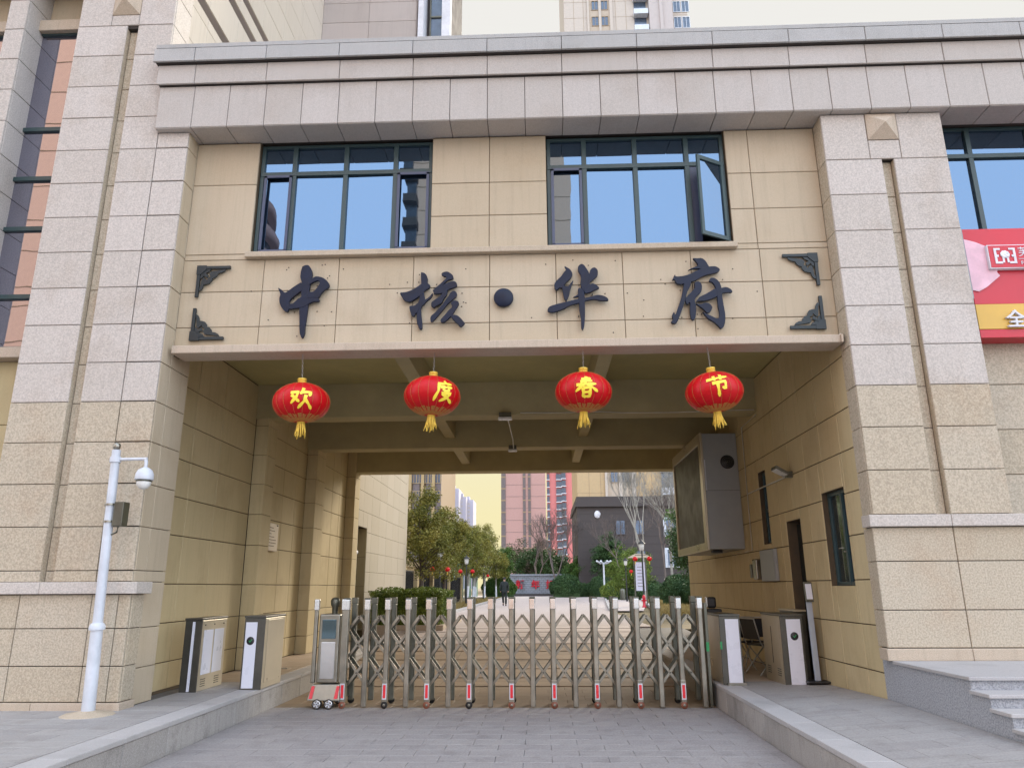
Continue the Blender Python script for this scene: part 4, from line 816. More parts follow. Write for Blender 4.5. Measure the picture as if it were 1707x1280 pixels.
for x in (hx0+.14, hx1-.14):
    for y in (11.82, 12.38):
        m_ = MB(); m_.lathe([(0, -.03), (.06, -.03), (.072, -.02), (.072, .02), (.06, .03), (0, .03)], (x, y, 0.073), 22, 'y'); wv = m_.build('drive_wheel', 'rubber', fg)
        for k in range(5):
            a = 2*pi*k/5; m2 = MB(); m2.bar((x, y-.034, 0.073), (x+.05*cos(a), y-.034, 0.073+.05*sin(a)), 0.014, 0.008, up=(0, 1, 0)); m2.build('spoke', 'white', wv)
        m2 = MB(); m2.lathe([(.048, -.036), (.058, -.036), (.058, -.03), (.048, -.03)], (x, y, 0.073), 22, 'y'); m2.build('rim', 'chrome', wv)
for x in (hx0+.03, hx1+.0):
    m_ = MB(); m_.box(x-.03, x+.03, 11.87, 11.93, 0.36, 1.48); m_.build('head_post', 'steel', fg, bevel=0.012)
    m_ = MB(); m_.box(x-.038, x+.038, 11.862, 11.938, 1.42, 1.58); m_.build('chrome_cap', 'chrome', fg, bevel=0.008)
m_ = MB(); m_.lathe([(0.045, 1.36), (0.05, 1.46), (0.07, 1.49), (0.075, 1.56), (0.05, 1.60), (0.0, 1.61)], (-3.27, 12.1, 0), 18); m_.build('signal_lamp', 'steel_dark', fg)
m_ = MB(); m_.box(2.50, 2.54, 11.95, 12.45, 0.02, 1.5); m_.build('end_plate', 'steel_dark', fg)
m_ = MB(); m_.box(2.49, 2.535, 11.925, 11.949, 0.80, 0.93); m_.build('green_tag', 'green', fg)

# ---------------------------------------------------------------- turnstiles
def turnstile(x, y, w_, d_, h_, z, label, face='front', panels_=False, sgn=1, tapx=0.0, icon=True):
    """slim steel cabinet; its narrow end faces the road, its long side runs back beside the lane"""
    t = thing('turnstile', label, 'turnstile', (x, y, z), 'pedestrian turnstile cabinets beside the driveway')
    m_ = MB(); m_.box(x, x+w_, y, y+d_, z, z+h_-.03); m_.build('cabinet', 'cabinet', t, bevel=0.01)
    m_ = MB(); m_.box(x-.012, x+w_+.012, y-.03, y+d_+.01, z+h_-.029, z+h_); m_.build('lid', 'cabinet_dark', t, bevel=0.006)
    m_ = MB(); m_.box(x-.004, x+w_+.004, y-.02, y-.001, z, z+h_-.03); m_.build('end_frame', 'cabinet_dark', t, bevel=0.004)
    return t
def lit_panel(t, x0, x1, y, z0, z1, icon=None):
    m_ = MB(); m_.box(x0, x1, y-.012, y-.001, z0, z1); p = m_.build('light_panel', 'acrylic', t, bevel=0.004)
    if icon:
        cx, cz = (x0+x1)/2, z1-icon
        m2 = MB(); m2.lathe([(0, -.006), (.052, -.006), (.058, 0), (0, 0)], (cx, y-.0125, cz), 24, 'y'); ic = m2.build('icon', 'black', p)
        m2 = MB(); m2.prism([(cx-.022, y-.019, cz), (cx-.004, y-.019, cz-.024), (cx+.03, y-.019, cz+.016), (cx+.022, y-.019, cz+.024), (cx-.004, y-.019, cz-.006), (cx-.016, y-.019, cz+.008)], (0, -.002, 0)); m2.build('green_arrow', 'green', p)
t1 = turnstile(-4.38, 11.30, 0.30, 0.85, 1.02, 0.34, 'turnstile left of the gate with a green tick light on its white end panel')
lit_panel(t1, -4.36, -4.19, 11.28, 0.36, 1.27, 0.26)
m_ = MB(); m_.box(-4.079, -4.074, 11.40, 12.05, 0.42, 1.3); m_.build('side_panel', 'cabinet', t1, bevel=0.003)
t2 = turnstile(-5.14, 11.02, 0.24, 0.86, 1.0, 0.34, 'turnstile by the left passage wall with paper notices taped to its side')
m_ = MB(); m_.box(-5.03, -4.995, 10.985, 10.999, 0.35, 1.29); m_.build('light_strip', 'acrylic', t2)
for (y0, y1) in ((11.10, 11.40), (11.46, 11.78)):
    m_ = MB(); m_.box(-4.899, -4.893, y0, y1, 0.56, 1.17); m_.build('notice_paper', 'acrylic', t2)
for y0 in (11.12, 11.58):
    for k in range(4):
        m_ = MB(); m_.box(-4.899, -4.893, y0, y0+.15, 0.40+.03*k, 0.412+.03*k); m_.build('vent_slot', 'cabinet_dark', t2)
for y0 in (11.12, 11.43, 11.76):
    m_ = MB(); m_.lathe([(0, 0), (.012, 0), (.012, .006), (0, .006)], (-4.899, y0, 1.24), 8, 'x'); m_.build('screw', 'cabinet_dark', t2)
m_ = MB(); m_.tube([(-4.38, 12.0, 0.95), (-4.62, 12.0, 1.10)], 0.012, 8); m_.build('barrier_arm', 'wire', t1)
rl = MB(); rl.tube([(-4.9, 13.4, 0.42), (-4.4, 13.4, 0.42)], 0.012, 6); rl.build('foot_rail', 'wire', t1)
t3 = turnstile(2.68, 11.80, 0.30, 0.9, 1.0, 0.34, 'turnstile right of the gate end post with a blank white end panel')
lit_panel(t3, 2.76, 2.96, 11.78, 0.37, 1.27)
m_ = MB(); m_.box(2.73, 3.0, 11.72, 11.80, 0.34, 0.375); m_.build('floor_flange', 'steel', t3)
m_ = MB(); m_.box(2.665, 2.695, 11.766, 11.779, 0.84, 0.95); m_.build('green_light', 'green', t3)
t4 = turnstile(3.55, 11.68, 0.32, 0.95, 1.0, 0.34, 'turnstile beside the screen kiosk with a green arrow light on its white end')
lit_panel(t4, 3.63, 3.84, 11.66, 0.36, 1.27, 0.24)
m_ = MB(); m_.box(3.543, 3.549, 11.75, 12.55, 0.42, 1.28); m_.build('side_panel', 'cabinet', t4, bevel=0.003)
for y0 in (11.8, 12.3):
    for k in range(4):
        m_ = MB(); m_.box(3.537, 3.543, y0, y0+.16, 0.46+.03*k, 0.472+.03*k); m_.build('vent_slot', 'cabinet_dark', t4)
m_ = MB(); m_.box(3.537, 3.5425, 12.14, 12.15, 0.62, 1.15); m_.build('door_seam', 'cabinet_dark', t4)
t5 = thing('steel_cabinet', 'dark steel cabinet half hidden behind the screen kiosk by the wall', 'cabinet', (3.9, 12.3, 0.34))
m_ = MB(); m_.box(3.90, 4.08, 12.1, 12.8, 0.36, 1.36); m_.build('cabinet', 'cabinet_dark', t5, bevel=0.01)
m_ = MB(); m_.box(3.89, 4.09, 12.08, 12.81, 1.361, 1.39); m_.build('lid', 'cabinet', t5, bevel=0.006)
# screen kiosk
kx, ky, kz = 4.0, 11.62, 0.385
t = thing('screen_kiosk', 'slim grey post with a small tilted tablet screen on a round-cornered base plate', 'kiosk', (kx, ky, kz))
m_ = MB(); m_.box(kx-.17, kx+.15, ky-.10, ky+.14, kz, kz+.035); m_.build('base_plate', 'black', t, bevel=0.015)
m_ = MB(); m_.bar((kx, ky, kz+.03), (kx-.012, ky, kz+1.14), 0.085, 0.035); m_.build('post', 'kiosk', t, bevel=0.01)
m_ = MB(); m_.prism([(kx-.07, ky-.05, kz+1.13), (kx+.055, ky-.05, kz+1.13), (kx+.055, ky-.02, kz+1.42), (kx-.07, ky-.02, kz+1.42)], (0, .03, 0)); m_.build('screen_housing', 'steel_dark', t, bevel=0.01)
m_ = MB(); m_.prism([(kx-.052, ky-.0535, kz+1.17), (kx+.037, ky-.0535, kz+1.17), (kx+.037, ky-.0285, kz+1.39), (kx-.052, ky-.0285, kz+1.39)], (0, .003, 0)); m_.build('screen', 'acrylic', t)
m_ = MB(); m_.tube([(4.1, 11.75, 0.39), (4.06, 11.9, 0.8), (4.12, 12.0, 1.0)], 0.008, 5); m_.build('power_lead', 'black', t)

# ---------------------------------------------------------------- chairs behind the right turnstiles
def chair(x, y, rz, label):
    t = thing('folding_chair', label, 'chair', (x, y, 0.34), 'black folding chairs stored by the right wall')
    c, s = cos(rz), sin(rz)
    def q(u, v, z): return (x+u*c-v*s, y+u*s+v*c, 0.34+z)
    m_ = MB(); m_.prism([q(-.2, -.2, .43), q(.2, -.2, .43), q(.2, .2, .45), q(-.2, .2, .45)], (0, 0, .035)); m_.build('seat', 'black', t, bevel=0.01)
    m_ = MB(); m_.prism([q(-.2, .235, .55), q(.2, .235, .55), q(.2, .29, .86), q(-.2, .29, .86)], (-.03*s*-1, .03*c, 0)); m_.build('backrest', 'black', t, bevel=0.01)
    for sx in (-.21, .21):
        m_ = MB(); m_.tube([q(sx, -.24, 0), q(sx, .2, .5), q(sx, .30, .88)], 0.011, 6); m_.build('leg', 'wire', t)
        m_ = MB(); m_.tube([q(sx, .26, 0), q(sx, -.18, .44)], 0.011, 6); m_.build('leg', 'wire', t)
    m_ = MB(); m_.tube([q(-.21, .30, .88), q(.21, .30, .88)], 0.011, 6).tube([q(-.21, -.15, .1), q(.21, -.15, .1)], 0.008, 6); m_.build('frame', 'wire', t)
chair(3.42, 13.9, R_(200), 'black folding chair just behind the blank-ended turnstile')
chair(3.86, 14.0, R_(150), 'black folding chair against the wall with its side frame showing')
chair(3.72, 13.25, R_(110), 'black folding chair in front of the other two, legs crossed')
t = thing('waste_bin', 'small black bin with a pale lid edge behind the blank-ended turnstile', 'bin', (3.12, 14.3, 0.34))
m_ = MB(); m_.box(3.02, 3.30, 14.2, 14.5, 0.34, 1.35); m_.build('body', 'black', t, bevel=0.03)
m_ = MB(); m_.box(3.03, 3.20, 14.17, 14.25, 1.36, 1.56); m_.build('lid', 'black', t, bevel=0.04)
m_ = MB(); m_.box(3.01, 3.04, 14.17, 14.26, 1.38, 1.56); m_.build('lid_edge', 'chrome', t, bevel=0.01)

# ---------------------------------------------------------------- LED box on the right wall
t = thing('display_box', 'big grey LED display box with a round fan, mounted high on the passage wall', 'display', (3.8, 17, 2.5))
x0, x1, y0, y1, z0, z1 = 3.42, 4.15, 15.45, 18.75, 2.47, 4.86
m_ = MB(); m_.box(x0+.02, x1, y0, y1, z0, z1); m_.build('housing', 'lcd_steel', t, bevel=0.01)
m_ = MB()
m_.box(x0-.03, x0+.018, y0-.02, y0+.22, z0-.02, z1+.02).box(x0-.03, x0+.018, y1-.1, y1+.02, z0-.02, z1+.02).box(x0-.03, x0+.018, y0+.22, y1-.1, z1-.20, z1+.02).box(x0-.03, x0+.018, y0+.22, y1-.1, z0-.02, z0+.14)
m_.build('frame', 'cabinet', t, bevel=0.006)
m_ = MB(); m_.box(x0+.003, x0+.017, y0+.22, y1-.1, z0+.14, z1-.20); m_.build('screen', 'led', t)
m_ = MB(); m_.lathe([(0, -.02), (.13, -.02), (.145, -.008), (.145, 0), (0, 0)], (3.93, y0, 4.25), 32, 'y'); fn = m_.build('fan', 'black', t)
for r in (.045, .08, .115):
    m_ = MB(); ring = [(3.93+r*cos(a), y0-.026, 4.25+r*sin(a)) for a in [2*pi*i/20 for i in range(21)]]; m_.tube(ring, .004, 4, False); m_.build('fan_guard', 'steel_dark', fn)
m_ = MB(); m_.lathe([(0, -.008), (.02, -.008), (.02, 0), (0, 0)], (3.93, y0-.022, 4.25), 12, 'y'); m_.build('hub', 'steel_dark', fn)
m_ = MB(); m_.box(x0+.022, x1, y0-.003, y0-.0005, 3.655, 3.662); m_.build('panel_seam', 'cabinet_dark', t)
m_ = MB(); m_.box(x0+.03, x0+.05, y0-.004, y0-.0005, 3.66, 4.3); m_.build('edge_strip', 'white', t)
m_ = MB(); m_.box(3.55, 3.75, 15.7, 15.85, 2.41, 2.465); m_.build('bracket', 'black', t)

# flood light, conduits, small boxes on the right wall
t = thing('flood_light', 'small tilted flood light on the end of the conduit on the right passage wall', 'lamp', (4.12, 12.05, 3.5))
m_ = MB(); m_.prism([(3.86, 12.12, 3.60), (4.06, 12.12, 3.49), (4.075, 12.12, 3.525), (3.875, 12.12, 3.65)], (0, .28, 0)); m_.build('housing', 'steel_dark', t, bevel=0.006)
m_ = MB(); m_.prism([(3.87, 12.13, 3.592), (4.04, 12.13, 3.497), (4.042, 12.13, 3.492), (3.872, 12.13, 3.587)], (0, .26, 0)); m_.build('lens', 'lamp', t)
m_ = MB(); m_.box(4.05, 4.15, 12.2, 12.3, 3.46, 3.56); m_.build('bracket', 'steel_dark', t)
def cable(name, pts, r, label, mt='cable', grp=None):
    m_ = MB(); m_.tube(pts, r, 6); return tag(m_.build(name, mt), label, 'cable', grp)
cable('wall_conduit', [(4.135, 12.3, 3.51), (4.135, 14.85, 3.51)], 0.014, 'pale conduit running level along the wall to the flood light')
cable('wall_cable', [(4.12, 13.82, 4.88), (4.135, 14.9, 4.86), (4.135, 14.9, 2.42), (4.10, 15.3, 2.40)], 0.010, 'thin pale cable dropping down the wall around the display box')
cable('ceiling_cable', [(-0.35, 13.83, 4.985), (0.4, 13.83, 4.975), (1.2, 13.83, 4.985), (1.6, 13.82, 4.955), (2.6, 13.82, 4.95), (3.4, 13.82, 4.97), (4.1, 13.82, 4.98)], 0.009, 'thin cable strung along the first cross beam to the right wall')
cable('lamp_flex', [(-0.62, 13.83, 4.86), (-0.60, 14.2, 4.93), (-0.58, 16.2, 4.93), (-0.60, 17.12, 4.88)], 0.012, 'pale flex linking the two beam lamps')
for (x, y, z, w_, lb_) in ((-0.64, 13.78, 4.88, 0.13, 'small pale lamp on the nearer cross beam'), (-0.62, 17.08, 4.86, 0.10, 'small pale lamp on the farther cross beam')):
    t = thing('beam_lamp', lb_, 'lamp', (x, y, z), 'small lamps on the passage beams')
    m_ = MB(); m_.box(x-w_, x+w_, y-.07, y+.06, z-.045, z); m_.build('diffuser', 'lamp', t, bevel=0.006)
    m_ = MB(); m_.box(x-w_*.9, x+w_*.9, y-.05, y+.06, z+.002, z+.10); m_.build('bracket', 'steel_dark', t, bevel=0.004)
t = thing('junction_box', 'flat grey meter box on the wall beside the dark doorway', 'box', (4.1, 13.85, 1.8))
m_ = MB(); m_.box(4.09, 4.15, 13.42, 14.28, 1.83, 2.38); m_.build('box', 'lcd_steel', t, bevel=0.006)
m_ = MB(); m_.box(4.083, 4.089, 13.46, 14.24, 1.86, 2.35); m_.build('door', 'lcd_steel', t, bevel=0.002)
t = thing('dispenser', 'small steel dispenser on the wall next to the meter box', 'dispenser', (4.1, 14.6, 1.85))
m_ = MB(); m_.box(4.04, 4.15, 14.42, 14.66, 1.86, 2.24); m_.build('body', 'steel', t, bevel=0.02)
m_ = MB(); m_.box(4.035, 4.15, 14.75, 14.85, 1.9, 2.15); m_.build('side_unit', 'steel_dark', t, bevel=0.01)
# dark speaker and junctions at the left under beam
t = thing('plaque', 'thin metal plaque with faint lines of text on the left passage wall', 'plaque', (-5.48, 15.1, 2.75))
m_ = MB(); m_.box(-5.495, -5.455, 14.62, 15.42, 2.48, 3.03); m_.build('plate', 'plaque', t, bevel=0.005)
for k in range(7):
    L = (.42, .5, .32, .48, .6, .6, .5)[k]
    m_ = MB(); m_.box(-5.456, -5.4535, 14.72, 14.72+L, 2.94-.06*k-.008, 2.94-.06*k+.008); m_.build('text_line', 'ink', t)
m_ = MB()
for y in (14.7, 15.34): m_.lathe([(0, 0), (.014, 0), (.014, .02), (0, .02)], (-5.456, y, 3.0), 8, 'x')
m_.build('screw', 'steel', t)
t = thing('bullet_camera', 'small white bullet camera beside the inner doorway niche', 'camera', (-5.4, 21.9, 2.7))
m_ = MB(); m_.tube([(-5.62, 21.75, 2.62), (-5.5, 21.7, 2.6), (-5.42, 21.75, 2.68)], 0.014, 6); m_.build('bracket', 'steel', t)
m_ = MB(); m_.tube([(-5.42, 22.0, 2.76), (-5.40, 21.5, 2.70)], 0.065, 12); m_.build('housing', 'white', t)
m_ = MB(); m_.tube([(-5.40, 21.505, 2.70), (-5.399, 21.47, 2.696)], 0.05, 12); m_.build('lens', 'black', t)
for x in (-5.25, 0.75):
    pass

# ---------------------------------------------------------------- CCTV pole
px_, py_ = -5.30, 9.10
t = thing('camera_pole', 'white steel pole with a dome security camera in front of the left pier', 'camera pole', (px_, py_, 0.34))
lean = -0.03
def pp_(z): return (px_+lean*(z-.34), py_, z)
m_ = MB(); m_.tube([pp_(.36), pp_(1.30)], [0.076, 0.068], 20); m_.build('lower_pole', 'white', t)
m_ = MB(); m_.tube([pp_(1.28), pp_(1.31), pp_(1.34), pp_(1.36)], [0.088, 0.092, 0.082, 0.07], 20); m_.build('collar', 'white', t)
m_ = MB(); m_.tube([pp_(1.36), pp_(3.46)], [0.058, 0.052], 20); m_.build('upper_pole', 'white', t)
m_ = MB(); c = pp_(3.51); m_.lathe([(0.0, -.05), (.03, -.045), (.045, -.02), (.047, 0), (.04, .028), (.022, .044), (0, .05)], c, 16); m_.build('finial', 'steel', t)
m_ = MB(); m_.tube([pp_(3.34), (px_+.33, py_-.02, 3.34)], 0.020, 10).tube([(px_+.31, py_-.02, 3.34), (px_+.325, py_-.02, 3.30), (px_+.325, py_-.02, 3.22)], 0.022, 10); m_.build('arm', 'white', t)
m_ = MB(); m_.tube([pp_(3.30), pp_(3.37)], 0.068, 16); m_.build('clamp', 'white', t)
dm = (px_+.325, py_-.02, 3.08)
m_ = MB(); m_.lathe([(.03, .15), (.05, .14), (.085, .115), (.105, .07), (.112, .0), (.108, -.01), (.02, -.01)], dm, 24); m_.build('camera_housing', 'white', t)
m_ = MB(); m_.lathe([(.085, -.012), (.088, -.04), (.078, -.08), (.055, -.11), (.02, -.125), (0, -.127)], dm, 24); m_.build('camera_dome', 'lamp', t)
m_ = MB(); m_.lathe([(.09, -.011), (.094, -.02), (.094, -.03), (.08, -.03)], dm, 24); m_.build('camera_ring', 'steel_dark', t)
b = pp_(2.62)
m_ = MB(); m_.box(b[0]+.075, b[0]+.20, py_-.06, py_+.08, 2.50, 2.80); m_.build('equipment_box', 'steel_dark', t, bevel=0.008)
m_ = MB()
for z in (2.56, 2.77): m_.tube([pp_(z-.012), pp_(z+.012)], 0.068, 16)
m_.build('strap', 'steel', t)
m_ = MB(); m_.tube([(b[0]+.13, py_, 2.50), (b[0]+.12, py_, 2.43), (b[0]+.06, py_-.01, 2.40)], 0.012, 6); m_.build('conduit', 'steel_dark', t)
m_ = MB(); m_.lathe([(.30, 0.0), (.26, .02), (.14, .035), (.11, .05), (.0, .052)], (px_+.0, py_, .338), 14); m_.build('mortar_footing', 'trim', t)
# ================================================================ courtyard and beyond
GZ = 0.6
def leaf_cloud(mb, centres, n, r, size, rng, flat=0.8):
    for c in centres:
        for _ in range(n):
            d = Vector((rng.gauss(0, 1), rng.gauss(0, 1), rng.gauss(0, 1)))
            d = d.normalized()*(rng.random()**0.45)*r; d.z *= flat
            p = c+d; s = size*rng.uniform(.6, 1.25)
            a = Vector((rng.uniform(-1, 1), rng.uniform(-1, 1), rng.uniform(-.6, .6))).normalized()
            b = a.cross(Vector((rng.uniform(-1, 1), rng.uniform(-1, 1), rng.uniform(-1, 1)))).normalized()
            mb.add([p-a*s, p+b*s*.45, p+a*s, p-b*s*.45], [(0, 1, 2, 3)])
def grow(mb, tips, p, d, L, r, depth, rng, spread=0.55, up=0.15, n=5, kids=(2, 3), shrink=0.74, taper=0.62):
    q = p+d*L*0.5+Vector((rng.uniform(-1, 1), rng.uniform(-1, 1), 0))*L*0.05; e = p+d*L
    mb.tube([p, q, e], [r, r*.82, r*taper], n, False)
    if depth == 0: tips.append(e); return
    if depth <= 2: tips.append(e)
    for k in range(rng.randint(*kids)):
        v = Vector((rng.uniform(-1, 1), rng.uniform(-1, 1), rng.uniform(-.5, .8))).normalized()
        dd = (d+v*spread+Vector((0, 0, up))).normalized()
        grow(mb, tips, e, dd, L*shrink*rng.uniform(.8, 1.15), r*taper, depth-1, rng, spread, up, max(3, n-1), kids, shrink, taper)
def tree(name, label, x, y, h, trunk_h, r, depth=3, leaf='leaf_olive', bark='bark', leaves=70, lsize=0.10, cr=0.75, seed=1, wash=0.0, stems=1, lean=(0, 0), group=None, cat='tree', z=GZ, spread=0.6, flat=0.9, kids=(2, 3), up=.15):
    rng = random.Random(seed); t = thing(name, label, cat, (x, y, z), group)
    mb = MB(); tips = []
    for s in range(stems):
        a = 2*pi*s/max(1, stems)+rng.random(); off = 0.08*r if stems > 1 else 0
        p0 = Vector((x+off*cos(a)*10*.1, y+off*sin(a)*10*.1, z)); d0 = Vector((lean[0]+(.22*cos(a) if stems > 1 else 0), lean[1]+(.22*sin(a) if stems > 1 else 0), 1)).normalized()
        rr = r/(stems**.5)
        mb.tube([p0, p0+d0*trunk_h*.5+Vector((rng.uniform(-.04, .04), 0, 0)), p0+d0*trunk_h], [rr, rr*.85, rr*.72], 7, False)
        k = 3 if depth else 0
        L = (h-trunk_h)/sum(.74**i for i in range(depth+1))*1.05
        for j in range(max(1, rng.randint(2, 3) if stems == 1 else 2)):
            v = Vector((rng.uniform(-1, 1), rng.uniform(-1, 1), .7)).normalized()
            grow(mb, tips, p0+d0*trunk_h, (d0*.8+v*spread).normalized(), L, rr*.6, depth, rng, spread, kids=kids, up=up)
    mb.build('trunk', bark, t, fix=False)
    if wash:
        m_ = MB(); d0 = Vector((lean[0], lean[1], 1)).normalized(); p0 = Vector((x, y, z)); m_.tube([p0, p0+d0*wash], [r*1.06, r*.93], 8, False); m_.build('whitewash', 'whitewash', t, fix=False)
    if leaves:
        lm = MB(); leaf_cloud(lm, tips, leaves, cr, lsize, rng, flat); lm.build('crown', leaf, t, fix=False)
    return t
def mass_tree(name, label, x, y, h, zb, rx, ry, leaf, bark='bark', n=70, per=110, ls=0.1, cr=0.55, seed=1, r=.15, wash=0.0, lean=0.0, group=None, z=GZ, cone=0.0):
    """tree whose crown is many leaf clumps spread through an uneven egg shaped volume, with gaps between them"""
    rng = random.Random(seed); t = thing(name, label, 'tree', (x, y, z), group)
    mb = MB(); top = Vector((x+lean*(h*.6), y, z+h*.62)); p0 = Vector((x, y, z))
    mid = p0.lerp(top, .5)+Vector((rng.uniform(-.08, .08)*rx, 0, 0))
    mb.tube([p0, mid, top], [r, r*.75, r*.45], 8, False)
    hc = (h-zb)/2; c0 = Vector((x+lean*h*.7, y, z+zb+hc)); cs = []
    for _ in range(n):
        d = Vector((rng.gauss(0, 1), rng.gauss(0, 1), rng.gauss(0, 1))).normalized()*(rng.random()**.4)
        k = 1+.16*sin(3.1*d.x*2+seed)+.12*sin(5*d.z+seed*2)-cone*d.z
        c = c0+Vector((d.x*rx*k, d.y*ry*k, d.z*hc)); cs.append(c)
    for c in cs[::3]:
        f = rng.uniform(.35, .95); s_ = p0.lerp(top, f); mb.tube([s_, s_.lerp(c, .55)+Vector((0, 0, .08*rx)), c], [r*.3, r*.17, r*.06], 4, False)
    mb.build('trunk', bark, t, fix=False)
    if wash:
        m_ = MB(); d0 = (mid-p0).normalized(); m_.tube([p0, p0+d0*wash], [r*1.05, r*.96], 8, False); m_.build('whitewash', 'whitewash', t, fix=False)
    lm = MB(); leaf_cloud(lm, cs, per, cr, ls, rng, .8); lm.build('crown', leaf, t, fix=False)
    return t
def bush(name, label, x, y, rx, ry, h, leaf, n=2500, ls=0.06, z=GZ, group=None, boxy=False, seed=3, cat='bush', base=0.0):
    """clipped or round shrub: inner stems and leaves packed in its outer shell"""
    rng = random.Random(seed); t = thing(name, label, cat, (x, y, z), group)
    m_ = MB()
    if boxy: m_.box(x-rx*.90, x+rx*.90, y-ry*.90, y+ry*.90, z+base, z+h*.93)
    else: m_.lathe([(max(.02, .86*cos(R_(a))), sin(R_(a))) for a in range(-20, 88, 9)], (0, 0, 0), 18)
    if not boxy:
        m_.v = [(x+v[0]*rx, y+v[1]*ry, z+base+(h-base)*(.36+.56*v[2]) if v[2] > -.3 else z+base) for v in m_.v]
    m_.build('branches', 'leaf_dark', t, fix=False)
    lm = MB()
    for _ in range(n):
        if boxy:
            f = rng.choice('tttffflr' if ry < rx else 'tfflr')
            u, v = rng.uniform(-1, 1), rng.uniform(-1, 1); q = rng.uniform(.88, 1.03)
            bulge = 1+.035*sin(5*u)+.03*sin(11*v+u*3)
            rc = lambda e: e if abs(e) < .93 else e*.97
            if f == 't': p = Vector((x+u*rx*rc(1), y+v*ry, z+h*q*bulge*(1-.06*(abs(u) > .92)-.04*(abs(v) > .9))))
            elif f == 'f': p = Vector((x+u*rx, y-ry*q*bulge, z+base+(v+1)/2*(h-base)*.98))
            else: p = Vector((x+(rx if f == 'r' else -rx)*q*bulge, y+u*ry, z+base+(v+1)/2*(h-base)*.98))
        else:
            el = math.asin(rng.uniform(-.35, 1)); az = rng.uniform(0, 2*pi); q = rng.uniform(.84, 1.04)*(1+.06*sin(3*az+seed)+.05*sin(7*el+az*2))
            p = Vector((x+rx*q*cos(el)*cos(az), y+ry*q*cos(el)*sin(az), z+base+(h-base)*max(0.0, (.36+.64*q*sin(el)))))
        s = ls*rng.uniform(.6, 1.3)
        a = Vector((rng.uniform(-1, 1), rng.uniform(-1, 1), rng.uniform(-1, 1))).normalized(); b_ = a.cross(Vector((rng.uniform(-1, 1), rng.uniform(-1, 1), rng.uniform(-1, 1)))).normalized()
        lm.add([p-a*s, p+b_*s*.5, p+a*s, p-b_*s*.5], [(0, 1, 2, 3)])
    lm.build('leaves', leaf, t, fix=False)
    return t
# planter hedge right behind the passage, on its stone edging
pb = thing('planter_edge', 'low stone edging round the clipped box hedge behind the gate', 'planter', (-3.9, 22, .5))
for (a, b_, c, d) in ((-5.1, -2.80, 21.9, 22.05), (-2.95, -2.80, 22.05, 27.0)):
    m_ = MB(); m_.box(a, b_, c, d, 0.25, 0.72); m_.build('edging_stone', 'trim', pb, bevel=0.01)
bush('box_hedge', 'clipped green box hedge behind the left half of the folding gate', -3.95, 24.0, 1.02, 1.8, 1.12, 'leaf_hedge', n=26000, ls=0.034, z=0.56, boxy=True, seed=4, cat='hedge')

# verges with dry grass
def grass(name, pts_fn, n, label, seed):
    rng = random.Random(seed); m_ = MB()
    for _ in range(n):
        x, y = pts_fn(rng); h = rng.uniform(.05, .16); a = rng.uniform(0, pi); w_ = .03
        m_.add([(x-w_*cos(a), y-w_*sin(a), GZ-.08), (x+w_*cos(a), y+w_*sin(a), GZ-.08), (x+rng.uniform(-.06, .06), y+rng.uniform(-.06, .06), GZ+h)], [(0, 1, 2)])
    o = m_.build(name, 'drygrass', None, fix=False); tag(o, label, None, None, 'stuff')
grass('dry_grass', lambda r: (r.uniform(-6.2, -4.2), 28+60*r.random()**1.6), 14000, 'dry yellow grass on the strip along the fence', 2)
def rv(r):
    y = 32+60*r.random()**1.6; x0 = 5.2+(y-34)*.112; return (r.uniform(x0, x0+5), y)
grass('dry_grass', rv, 16000, 'dry yellow grass under the trees right of the path', 5)
# fence: stone pillars with caps and dark railings, green netting beyond
fc = thing('courtyard_fence', 'fence of ochre stone pillars with dark iron railings along the inner garden', 'fence', (-6.4, 45, GZ))
py_list = [32.5, 38.5, 45.0, 55.0, 66]
for y in py_list:
    x = -6.35-(y-32)*.022
    m_ = MB(); m_.box(x-.27, x+.27, y-.27, y+.27, GZ-.1, GZ+2.15); m_.build('pillar', 'fencestone', fc, bevel=.02)
    m_ = MB(); m_.box(x-.36, x+.36, y-.36, y+.36, GZ+2.15, GZ+2.28).box(x-.3, x+.3, y-.3, y+.3, GZ+2.28, GZ+2.40); m_.build('pillar_cap', 'fencestone', fc, bevel=.02)
    for zj in (.5, 1.0, 1.5): m_ = MB(); m_.box(x-.273, x+.273, y-.273, y+.273, GZ+zj, GZ+zj+.015); m_.build('joint_line', 'ink', fc)
for i in range(len(py_list)-1):
    ya, yb = py_list[i]+.3, py_list[i+1]-.3; x = -6.35-((ya+yb)/2-32)*.022
    m_ = MB()
    for z in (.15, 1.9): m_.box(x-.03, x+.03, ya, yb, GZ+z, GZ+z+.06)
    y = ya
    while y < yb: m_.box(x-.012, x+.012, y, y+.024, GZ+.15, GZ+1.95); y += .13
    m_.build('railing', 'black', fc)
    m_ = MB(); m_.box(x-.10, x-.06, ya, yb, GZ, GZ+1.85); m_.build('backing_sheet', 'podium', fc)
nt_ = thing('green_netting', 'tall dark green construction netting behind the whitewashed trunks', 'netting', (-8, 75, GZ))
for i in range(5):
    m_ = MB(); x = -8.8+.12*i; y = 60+8*i; m_.box(x, x+.03, y, y+7.8, GZ, GZ+3.9); m_.build('net_panel', 'net', nt_)
    m_ = MB(); m_.box(x+.03, x+.10, y-.05, y+.05, GZ, GZ+4.0); m_.build('net_post', 'steel_dark', nt_)

